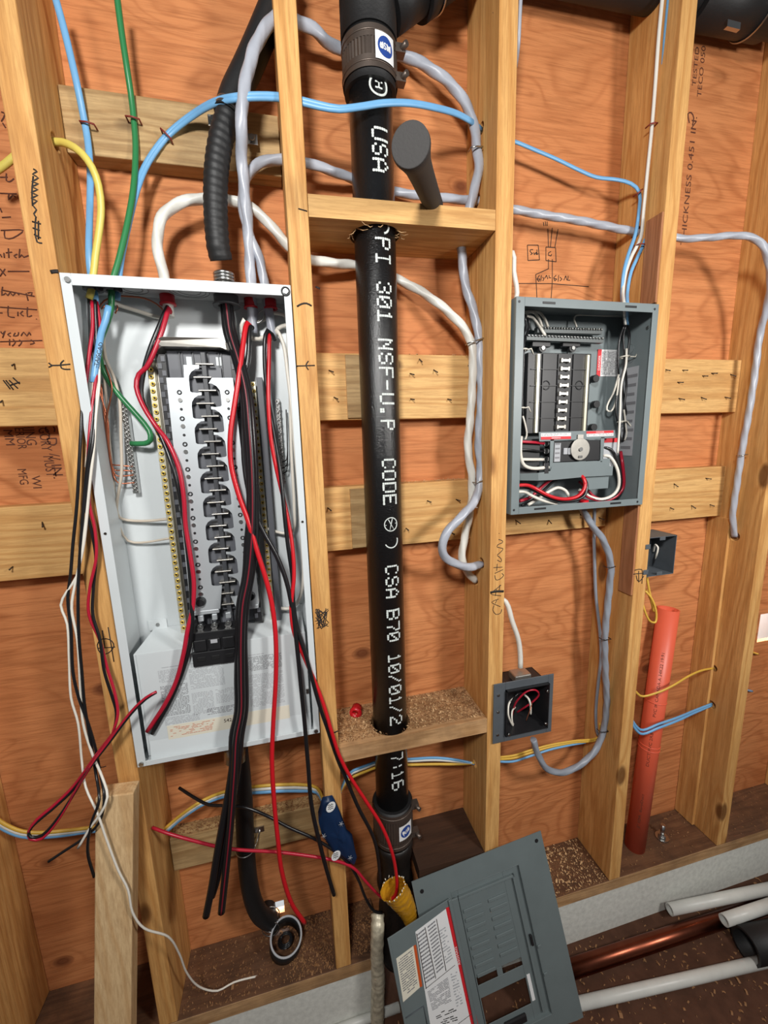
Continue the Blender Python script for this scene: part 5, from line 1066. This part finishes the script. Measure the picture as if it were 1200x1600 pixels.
for c_, (a0, a1) in enumerate(((4.55, 6.6), (7.3, 9.3))):
    for k in range(7 + (c_ == 0)):
        g = G(); b = 4.55+k*.88; cbox(g, a0, a1, b, b+.34, rd_, rd_+.12); mk('knockout_slot', g, COVER_PAINT, rc, bevel=.05)
g = G(); cbox(g, 9.6, 9.95, 12.8, 15.3, rd_, rd_+.05); mk('slot_label', g, LBLW, rc)
g = G(); cbox(g, 6.2, 8.6, 15.9, 16.6, rd_, rd_+.3); mk('handle_bump', g, BLACKP, rc, bevel=.1)
for a, b in ((.82, 1.19), (13.79, .78)): g = G(); g.cyl(cp(a, b, .0), cp(a, b, .02), .2, n=16); mk('mounting_hole', g, BLACKP, cov)
g = G(); cbox(g, 10.75, 11.0, 9.2, 10.2, -.2, .06); mk('latch_slot', g, BLACKP, cov, bevel=.04)
for b in (10.3, 13.0): g = G(); cbox(g, 11.3, 11.7, b, b+.3, 0, .12); mk('latch_tab', g, COVER_PAINT, cov, bevel=.05)
g = G(); cbox(g, 3.75, 3.95, 5.2, 7.0, 0, .06); mk('hinge_pin', g, STEEL, cov)
g = G(); cbox(g, 3.2, 4.2, 2.9, 17.0, 0, .18); mk('hinge_strip', g, COVER_PAINT, cov, bevel=.06)
# door plane
H = cp(3.45, 2.55, .3); Af = PZ(605, 1467, -57.0)
du = (Af-H); Wd = du.length; du = du.normalized()
Bl = ray(625, 1600); n_d = du.cross(cv).normalized(); n_d = n_d if n_d.dot(CAM-H) > 0 else -n_d
dvv = cv.copy(); Ld = 13.0
def dp(a, b, o=0): return H+du*(a*Wd)+dvv*(b)+n_d*o        # a 0..1 hinge -> free edge
def dbox(g, a0, a1, b0, b1, o0=0, o1=.02): return g.add([dp(a, b, o) for a in (a0, a1) for b in (b0, b1) for o in (o0, o1)], [(0, 1, 3, 2), (4, 6, 7, 5), (0, 4, 5, 1), (2, 3, 7, 6), (0, 2, 6, 4), (1, 5, 7, 3)])
g = G(); dbox(g, 0, 1, 0, Ld, -.08, 0); dbox(g, .0, .05, 0, Ld, 0, .2); dbox(g, .97, 1, 0, Ld, 0, .12); dr = mk('door', g, COVER_PAINT, cov, bevel=.04)
def dlabel(name, px, mat, par, o=.02):       # sheet whose corners are read on the door plane
    L = []
    for x, y in px:
        d = ray(x, y); t = (H+n_d*o-CAM).dot(n_d)/d.dot(n_d); L.append(CAM+d*t)
    g = G(); g.prism(L, -n_d*.015); return mk(name, g, mat, par), L
ps, L = dlabel('paper_label', [(649, 1456), (697, 1420), (742, 1600), (748, 1640), (690, 1660), (672, 1600)], LBLW, dr)
rr_, R4 = dlabel('red_edge', [(696.5, 1419), (701.5, 1417), (752, 1620), (737, 1604)], LBLR, ps, .035)
def dlines(quad, rows, mat, seed, vertical=True, o=.045, fill=.85, par=None, name='fine_print'):
    C = []
    for x, y in quad:
        d = ray(x, y); t = (H+n_d*o-CAM).dot(n_d)/d.dot(n_d); C.append(CAM+d*t)
    r = random.Random(seed); g = G()
    for k in range(rows):
        f0 = k/rows; f1 = (k+.42)/rows; s = 0
        while s < 1:
            e = min(1, s+r.uniform(.06, .3))
            if r.random() < fill:
                P = lambda a, b: (C[0]*(1-a)+C[1]*a)*(1-b)+(C[3]*(1-a)+C[2]*a)*b
                g.add([P(s, f0), P(e, f0), P(e, f1), P(s, f1)], [(0, 1, 2, 3)])
            s = e+.03
    return mk(name, g, mat, par or ps)
def dlabp(x, y, o=.045):
    d = ray(x, y); t = (H+n_d*o-CAM).dot(n_d)/d.dot(n_d); return CAM+d*t
dlines([(652, 1460), (664, 1450), (680, 1530), (665, 1540)], 14, LBLG, 1, fill=1)
dlines([(668, 1448), (680, 1438), (694, 1514), (683, 1524)], 14, LBLG, 2, fill=1)
dlines([(684, 1456), (696, 1448), (708, 1500), (698, 1508)], 12, LBLL, 3)
dlines([(668, 1550), (700, 1527), (706, 1565), (676, 1580)], 16, LBLG, 4)
dlines([(704, 1522), (714, 1518), (724, 1570), (714, 1576)], 12, LBLL, 5)
dlines([(680, 1586), (712, 1570), (716, 1600), (688, 1606)], 8, INK, 6, fill=.45)
g = G(); 
for L in ([(664, 1449), (681, 1529)], [(651, 1459), (666, 1545)], [(682, 1436), (697, 1517)], [(665, 1545), (711, 1508)], [(716, 1600), (740, 1582)]): g = G(); g.tube([dlabp(*p) for p in L], .035, 4, flat=.3); mk('table_rule', g, PENCIL, ps)
A_, B_ = dlabp(712, 1480, .06), dlabp(718, 1508, .06); e1 = (B_-A_); wl_ = e1.length; e1.normalize(); e2 = e1.cross(n_d).normalized()
g = G(); text_geo(g, 'DANGER', .22, lambda tx, ty: (A_+B_)/2-e1*tx*(-1)+e2*ty*(-1 if 0 else 1), 0, wl_); mk('red_edge_word', g, LBLW, rr_)
cs, _ = dlabel('cream_label', [(619, 1498), (646, 1478), (656, 1543), (630, 1566)], LBLC, dr)
os_, _ = dlabel('orange_edge', [(646, 1478), (650, 1476), (660, 1541), (656, 1543)], LBLO, cs)
dlines([(622, 1501), (644, 1484), (653, 1541), (632, 1559)], 16, LBLG, 8, fill=.95, par=cs)
g = G(); 
for L in ([(632, 1592), (662, 1572), (668, 1604)], [(632, 1592), (634, 1606)]): g.tube([dlabp(*p) for p in L], .05, 4)
mk('door_emboss', g, BOXGREY, dr)

# ================================================================== wrapper, amber film, foil pipe, small red clip
def outline(name, px, Y0, thick, mat, lab, cat, seed=1, bulge=.5):
    c = [PY(x, y, Y0) for x, y in px]; m = sum(c, Vector())/len(c); vs = []; rings = 5; n = len(c); r = random.Random(seed); g = G()
    for side in (-1, 1):
        for k in range(rings+1):
            t = k/rings
            for p in c:
                q = p.lerp(m, t*.92); q = q+Vector((0, side*thick*math.sqrt(max(0, 1-(1-t)**2))*(-1 if side < 0 else -1)*-1, 0)) if 0 else q+Vector((0, side*thick*(1-(1-t)**2)**.5, 0))
                q += Vector((r.uniform(-.06, .06), r.uniform(-.1, .1) if 0 < k else 0, r.uniform(-.06, .06))); vs.append(q)
    N1 = (rings+1)*n; fs = []
    for s in (0, 1):
        for k in range(rings):
            for i in range(n): fs.append((s*N1+k*n+i, s*N1+k*n+(i+1) % n, s*N1+(k+1)*n+(i+1) % n, s*N1+(k+1)*n+i))
        fs.append(tuple(s*N1+rings*n+i for i in range(n)))
    fs += [(i, (i+1) % n, N1+(i+1) % n, N1+i) for i in range(n)]
    g.add(vs, fs, True); return mk(name, g, mat, label=lab, cat=cat)
wr = outline('foil_wrapper', [(504, 1245), (519, 1242), (526, 1256), (533, 1275), (541, 1295), (550, 1303), (555, 1325), (557, 1340), (553, 1352), (546, 1348), (535, 1340), (522, 1335), (513, 1322), (504, 1305), (498, 1285), (497, 1268)], -.55, .42, BLUEBAG, 'crumpled navy blue wrapper with white ovals stuck on the stud', 'wrapper', 4)
for px, py, rx, ry, an in ((517, 1261, 8, 11, -.3), (525, 1337, 8, 9, .2)):
    p = PY(px, py, -1.1); g = G(); ex_, ez = .40, .52
    g.add([p]+[p+Vector((math.cos(t*.5236/2)*ex_+math.sin(t*.5236/2)*.12, -.0, math.sin(t*.5236/2)*ez)) for t in range(24)], [(0, k+1, (k+1) % 24+1) for k in range(24)])
    ov = mk('white_oval', g, LBLW, wr)
    for k in range(3):
        g = G()
        q = p+Vector((-.25, -.02, .22-k*.2)); g.tube([q, q+Vector((.12, 0, .08)), q+Vector((.2, 0, -.05)), q+Vector((.32, 0, .1)), q+Vector((.45, 0, .0))], .035, 5, flat=.3); mk('scribbled_print', g, INK, ov)
g = G()
for px, py in ((533, 1288), (506, 1307), (547, 1341)):
    p = PY(px, py, -1.08)
    for a in (0, 1.05, 2.1): d = Vector((math.cos(a)*.22, 0, math.sin(a)*.3)); g.tube([p-d, p+d], .02, 4)
mk('printed_star', g, LBLL, wr)
# amber film
pa = PY(628, 1382, -.9); g = G(); r = random.Random(8); P = [PY(613, 1388, -1.4), PY(620, 1396, -1.3), PY(630, 1410, -1.2), PY(638, 1426, -1.0), PY(641, 1436, -.9)]
Q = spline(P, .15); n = 20; vs = []
d = (P[-1]-P[0]).normalized(); x_ = d.cross(Vector((0, 1, 0))).normalized(); y_ = d.cross(x_)
for i, q in enumerate(Q):
    R0 = 1.25-.55*i/len(Q)
    for k in range(n): a = 2*math.pi*k/n; rr = R0*(1+r.uniform(-.09, .09)); vs.append(q+x_*math.cos(a)*rr+y_*math.sin(a)*rr*.75)
g.add(vs, [(i*n+k, i*n+(k+1) % n, (i+1)*n+(k+1) % n, (i+1)*n+k) for i in range(len(Q)-1) for k in range(n)], True)
am = mk('amber_film', g, AMBER, label='crumpled amber plastic film beside the pipe behind the leaning cover', cat='plastic film')
m_ = am.modifiers.new('solid', 'SOLIDIFY'); m_.thickness = .0012
g = G()
for k in range(16): a = -2.2+k*.28; p = Q[0]+x_*math.cos(a)*1.25+y_*math.sin(a)*.95; g.tube([p, p+Vector((r.uniform(-.1, .1), r.uniform(-.3, 0), r.uniform(.1, .35)))], .05, 5)
mk('frayed_edge', g, LBLC, am)
# foil pipe
g = G(); P = spline([PY(590, 1428, .6), PY(590, 1450, -.2), PY(589, 1490, -.5), PY(591, 1530, -.7), PY(590, 1562, -.9), PY(589, 1640, -1.3)], .15); r = random.Random(2)
g.tube(P, [.66+r.uniform(-.04, .04) for _ in P], 20); mk('foil_wrapped_pipe', g, FOIL, label='crumpled silver foil wrapped pipe in front of the bottom plate', cat='pipe')
# red clip on lower block
p = PZ(559, 1108, -37.5); o = thing('red_cable_clip', 'small shiny red plastic connector lying on the sawdust of the lower block', 'connector', (p.x, p.y, -38.05))
g = G(); g.ringtube(p+Vector((-.35, -.5, -.1)), p+Vector((0, .3, 0)), .52, .36, 22); mk('bushing', g, REDC, o)
g = G(); g.ringtube(p+Vector((-.3, -.4, -.1)), p+Vector((-.25, -.25, -.1)), .6, .45, 22); mk('bushing_lip', g, REDC, o)

# ================================================================== sawdust (stuff)
def shavings(name, n, reg, z, mat, lab, seed, smin=.05, smax=.22, avoid=None, dens=None):
    r = random.Random(seed); g = G()
    while n > 0:
        x = r.uniform(reg[0], reg[1]); y = r.uniform(reg[2], reg[3])
        if avoid and any((x-a)**2+(y-b)**2 < c*c for a, b, c in avoid): continue
        if dens and r.random() > dens(x, y): continue
        n -= 1; s = r.uniform(smin, smax)*(2.0 if r.random() < .06 else 1); a = r.uniform(0, 6.28); w = s*r.uniform(.25, .6); u_ = Vector((math.cos(a), math.sin(a), r.uniform(-.3, .5))); w_ = Vector((-math.sin(a), math.cos(a), r.uniform(-.3, .3)))
        p = Vector((x, y, z+r.uniform(.01, .1))); c = Vector((0, 0, s*.25))
        q = [p-u_*s*.5-w_*w*.5, p-w_*w*.5+c, p+u_*s*.5-w_*w*.5, p+u_*s*.5+w_*w*.5, p+w_*w*.5+c, p-u_*s*.5+w_*w*.5]; th = Vector((0, 0, -.02))
        g.add(q+[k+th for k in q], [(0, 1, 4, 5), (1, 2, 3, 4), (11, 10, 7, 6), (10, 9, 8, 7), (0, 6, 7, 1), (1, 7, 8, 2), (3, 9, 10, 4), (4, 10, 11, 5)])
    return mk(name, g, mat, label=lab, cat='wood shavings', kind='stuff')
shavings('wood_shavings', 2600, (16.2, 30.3, .5, 5.3), -38.05, SHAVD, 'brown sawdust layer covering the lower horizontal block', 11, .04, .16, avoid=[(CX, CY, 1.8)])
shavings('wood_shavings', 750, (16.2, 30.3, .5, 5.3), -38.02, SHAV, 'pale wood shavings scattered over the lower horizontal block', 1, avoid=[(CX, CY, 1.8)])
shavings('wood_shavings', 1800, (32.2, 46.3, .1, 5.3), -62.7, SHAVD, 'brown sawdust layer on the bottom plate right of the leaning cover', 12, .04, .16)
shavings('wood_shavings', 750, (32.2, 46.3, .1, 5.3), -62.68, SHAV, 'pale wood shavings on the bottom plate right of the leaning cover', 2, .06, .26)
shavings('wood_shavings', 260, (48.2, 78, .2, 5.3), -62.7, SHAVD, 'sparse wood shavings around the anchor bolt and orange pipe', 3)
shavings('wood_shavings', 1300, (.3, 14.3, .2, 5.3), -62.7, SHAVD, 'brown wood shavings around the open conduit stub', 4, dens=lambda x, y: .25+.75*(x > 10))
shavings('wood_shavings', 700, (.3, 14.3, 4.0, 5.35), -47.38, SHAVD, 'wood shavings lying on the backing board under the white panel', 5, .05, .16)
shavings('wood_shavings', 500, (16.2, 19, .6, 5.3), -62.7, SHAVD, 'wood shavings on the bottom plate between the stud and the drain pipe', 8)
shavings('wood_shavings', 1500, (20, 90, -16, -.2), -70.3, SHAVD, 'scattered wood shavings on the floor around the pipes', 6, .1, .4)
shavings('wood_shavings', 90, (23.4, 30.3, 3.95, 5.3), -15.1, SHAV, 'line of sawdust on top of the lower board behind the drain pipe', 7, .05, .16)
shavings('wood_shavings', 40, (23.4, 30.3, 3.95, 5.3), -3.7, SHAV, 'line of sawdust on top of the upper board behind the drain pipe', 9, .05, .2)

# ================================================================== marker lines and stamps
e = -.012
ink(stA, [[(52, 264), (58, 268), (51, 272), (60, 278), (50, 284), (60, 287), (50, 292), (59, 296), (49, 301), (59, 305), (49, 310), (58, 314), (51, 320), (57, 328), (53, 334), (57, 340)], [(52, 275), (50, 300), (51, 322)], [(50, 346), (64, 350)], [(51, 356), (62, 360)], [(53, 366), (64, 372)], [(56, 340), (55, 360), (58, 378), (66, 380)], [(60, 345), (60, 374)]], ('y', e), .05)
ink(stA, [[(79, 425), (86, 424), (91, 424)]], ('y', e), .13, name='thick_marker_line')
ink(stA, [[(76, 567), (82, 571), (110, 569)], [(76, 574), (82, 571)], [(100, 563), (95, 568), (96, 575), (102, 577), (110, 577)]], ('y', e), .05)
ink(stA, [[(152, 1008), (156, 1000), (166, 998), (175, 1002), (178, 1010), (170, 1020), (160, 1022), (154, 1016), (152, 1008)], [(153, 1013), (180, 1011)], [(160, 985), (164, 1012)], [(169, 980), (178, 1034)], [(150, 1194), (158, 1199), (166, 1197)]], ('y', e), .04)
ink(stB, [[(462, 572), (492, 571)], [(482, 564), (478, 571), (482, 578)], [(466, 326), (480, 330)]], ('y', e), .05)
ink(stB, [[(464, 479), (471, 475), (479, 474), (487, 478)]], ('y', e), .07)
sc = []
rk = random.Random(4)
for k in range(16): sc.append([(rk.uniform(492, 499), rk.uniform(948, 984)), (rk.uniform(500, 506), rk.uniform(950, 984)), (rk.uniform(507, 514), rk.uniform(950, 980))])
ink(stB, sc, ('y', e), .035, name='marker_scribble')
ink(stB, [[(493, 448), (500, 451)]], ('y', e), .07); ink(stB, [[(528, 1142), (520, 1146)]], ('y', e), .07)
CAA = [[(772, 946), (770, 953), (775, 960), (782, 958), (784, 952)], [(782, 948), (768, 941), (779, 936)], [(774, 943), (776, 938)], [(783, 931), (767, 928), (777, 919), (783, 914)], [(774, 931), (776, 921)], [(780, 922), (781, 914)],
       [(773, 899), (775, 906), (781, 905), (787, 899), (784, 896)], [(773, 896), (786, 890)], [(771, 887), (785, 886)], [(776, 892), (777, 881)], [(777, 875), (783, 878), (783, 873), (777, 868)], [(777, 867), (784, 861), (786, 857), (777, 855), (778, 851), (785, 848), (785, 845), (779, 843)], [(780, 834), (780, 833)]]
ink(stC, CAA, ('y', e), .035, name='handwriting')
ink(stC, [[(766, 926), (775, 924), (787, 924)]], ('y', e), .12, name='thick_marker_line')
ink(stD, [[(990, 897), (1013, 895)], [(992, 891), (1003, 890), (1003, 912)], [(998, 892), (998, 910)], [(994, 899), (996, 907), (1000, 908), (1006, 900)]], ('y', e), .05)
# sketch on the sheathing
ye = DY-.015
ink(wall, [[(824, 383), (841, 383), (843, 406), (825, 407), (824, 383)], [(833, 390), (829, 390), (828, 393), (832, 396), (829, 398)], [(834, 394), (835, 398), (838, 394), (838, 398)], [(839, 390), (839, 398), (841, 396)],
           [(853, 386), (868, 387), (869, 409), (853, 407), (853, 386)], [(861, 393), (857, 395), (857, 399), (861, 400), (862, 397)], [(856, 357), (857, 386)], [(863, 356), (860, 386)], [(872, 358), (867, 386)],
           [(857, 405), (857, 420), (837, 429), (838, 445), (839, 466)], [(863, 405), (863, 440), (861, 468)], [(808, 443), (860, 443), (920, 448)],
           [(843, 430), (839, 436), (842, 440), (844, 436), (840, 436)], [(846, 430), (845, 440)], [(848, 433), (850, 436), (848, 439)], [(851, 435), (854, 430), (856, 436)], [(858, 430), (858, 434), (861, 434)],
           [(869, 430), (865, 434), (867, 439), (870, 436), (866, 435)], [(873, 430), (872, 440)], [(875, 433), (878, 436), (875, 439)], [(881, 438), (884, 431), (886, 438)], [(888, 431), (887, 438), (891, 438)], [(849, 347), (850, 353)], [(852, 346), (853, 353)], [(855, 346), (855, 353)]], ('y', ye), .04, name='sketch_line', smooth=False)
# handwriting left bay (sheathing)
LB = [[(2, 175), (8, 178), (2, 190)], [(4, 192), (9, 200)], [(0, 262+15), (12, 277)], [(10, 271), (10, 282), (15, 284), (22, 279)], [(0, 302), (26, 303)], [(14, 303), (13, 312), (20, 305), (24, 308)], [(0, 325), (3, 332)], [(3, 340), (17, 339)],
      [(1, 360), (36, 360), (20, 372), (8, 372), (7, 360)], [(0, 397), (3, 402)], [(6, 395), (7, 403)], [(13, 388), (14, 403)], [(9, 395), (19, 394)], [(27, 397), (22, 400), (26, 403)], [(31, 389), (30, 403), (34, 398), (37, 402), (45, 399)], [(0, 420), (9, 431)], [(8, 420), (0, 432)], [(12, 424), (46, 424)],
      [(4, 448), (3, 462), (9, 458), (12, 462), (16, 457), (20, 462), (25, 457), (30, 461)], [(2, 453), (54, 463)], [(41, 458), (44, 470)], [(43, 458), (50, 457), (48, 463)], [(0, 489), (4, 489)], [(13, 478), (13, 494), (23, 496)], [(28, 487), (28, 494)], [(36, 486), (32, 490), (37, 494)], [(43, 480), (43, 495), (50, 493)], [(0, 480), (58, 484)], [(57, 498), (57, 499)],
      [(1, 518), (4, 522), (8, 517), (4, 528)], [(17, 520), (12, 523), (17, 526)], [(24, 520), (21, 525), (28, 524), (29, 519)], [(33, 525), (37, 519), (42, 525), (46, 519), (48, 524)], [(0, 534), (66, 532)], [(15, 530), (15, 540)], [(20, 530), (24, 535), (19, 541)], [(30, 531), (34, 535), (29, 541)], [(48, 531), (54, 536), (47, 538)], [(22, 560), (24, 585)]]
ink(wall, LB[:-1], ('y', ye), .05, STAMP, 'handwriting')
ink(wall, [[(5, 594), (16, 608)], [(9, 594), (21, 609)], [(14, 594), (28, 607)], [(20, 590), (31, 600)], [(16, 602), (31, 597)]], ('y', 3.91), .05, INK, 'tally_marks')
# factory stamps
def stampv(px, py, s, size, Y, mat=STAMP, L=None, dx=0, up=False):
    p = PY(px, py, Y); g = G(); sg = -1 if not up else 1
    text_geo(g, s, size, lambda tx, ty: p+Vector((-sg*ty+dx*tx, 0, sg*tx)), .0, L); return mk('factory_stamp', g, mat, wall)
for px, py, s, sz, L in ((83, 693, '2 C-D  // IN.', .7, 5.0), (72, 690, 'ATEGORY  MUST', .7, 5.0), (46, 668, 'THING', .7, 2.2), (31, 672, 'XTERIOR', .6, 2.4), (13, 672, '5 MM', .6, 1.8), (57, 748, 'WI', .6, 1.0), (36, 740, 'MFG', .6, 1.2)):
    stampv(px, py+5, s, sz, DY-.02, STAMP, L)
stampv(1076, 285, 'THICKNESS 0.451 IN.', .62, DY-.02, STAMP, 11.5, up=True)
stampv(1096, 112, 'TECO 050', .5, DY-.02, STAMP, 4.2, up=True); stampv(1087, 104, 'TESTED', .45, DY-.02, STAMP, 3.2, up=True)
ink(wall, [[(1077, 192), (1075, 178), (1080, 176), (1084, 184), (1082, 196)]], ('y', ye), .07, STAMP, 'marker_loop')
ink(stC, [[(770, 20), (770.5, 20)]], ('y', e), .04)

# ------------------------------------------------------------------ holes drilled through the studs for the cables
def drill(st, holes):
    x0 = ORG[st.name].x-.75; g = G()
    for (px, py, side, r) in holes:
        p = PX(px, py, x0 if side == 0 else x0+1.5); g.cyl((x0-.5, p.y, p.z), (x0+2.0, p.y, p.z), r, n=24)
    c = mk('cutter', g, INK); bev = st.modifiers.get('bevel'); st.modifiers.remove(bev)
    m = st.modifiers.new('b', 'BOOLEAN'); m.object = c; m.operation = 'DIFFERENCE'; m.solver = 'EXACT'
    dg = bpy.context.evaluated_depsgraph_get(); dg.update(); me = bpy.data.meshes.new_from_object(st.evaluated_get(dg))
    st.modifiers.remove(m); st.data = me
    while len(me.materials) > 1: me.materials.pop(index=len(me.materials)-1)
    for p in me.polygons: p.material_index = 0
    b = st.modifiers.new('bevel', 'BEVEL'); b.width = .08*U; b.segments = 2; b.limit_method = 'ANGLE'; b.angle_limit = 1.2
    bpy.data.objects.remove(c)
drill(stA, [(87, 222, 1, .5)])
drill(stC, [(752, 201, 0, .45), (745, 313, 0, .55), (752, 880, 0, .55), (743, 907, 0, .5), (742, 1193, 0, .45)])
drill(stD, [(993, 363, 0, .5)])
drill(stE, [(1148, 838, 0, .5), (1115, 1044, 0, .4), (1112, 1101, 0, .45)])

# ------------------------------------------------------------------ groups of repeats
for o in bpy.data.objects:
    if o.parent is None and o.get('label') and not o.get('group') and not o.get('kind'):
        b = o.name.split('.')[0]
        gr = {'wall_stud': 'wall studs', 'backing_board': 'backing boards between the studs', 'cable_staple': 'cable staples', 'cable_connector': 'connectors on the panels', 'fire_block': 'horizontal blocks between studs',
              'furring_strip': 'thin furring strips', 'wood_scrap': 'wood scraps on the boards', 'bottom_plate': 'bottom plates', 'wire_tie': 'white wire ties', 'plastic_pipe': 'white plastic pipes on the floor', 'cable': 'cables on the wall', 'wire': 'single wires', 'pipe_coupling': 'metal pipe couplings'}.get(b)
        if gr: o['group'] = gr
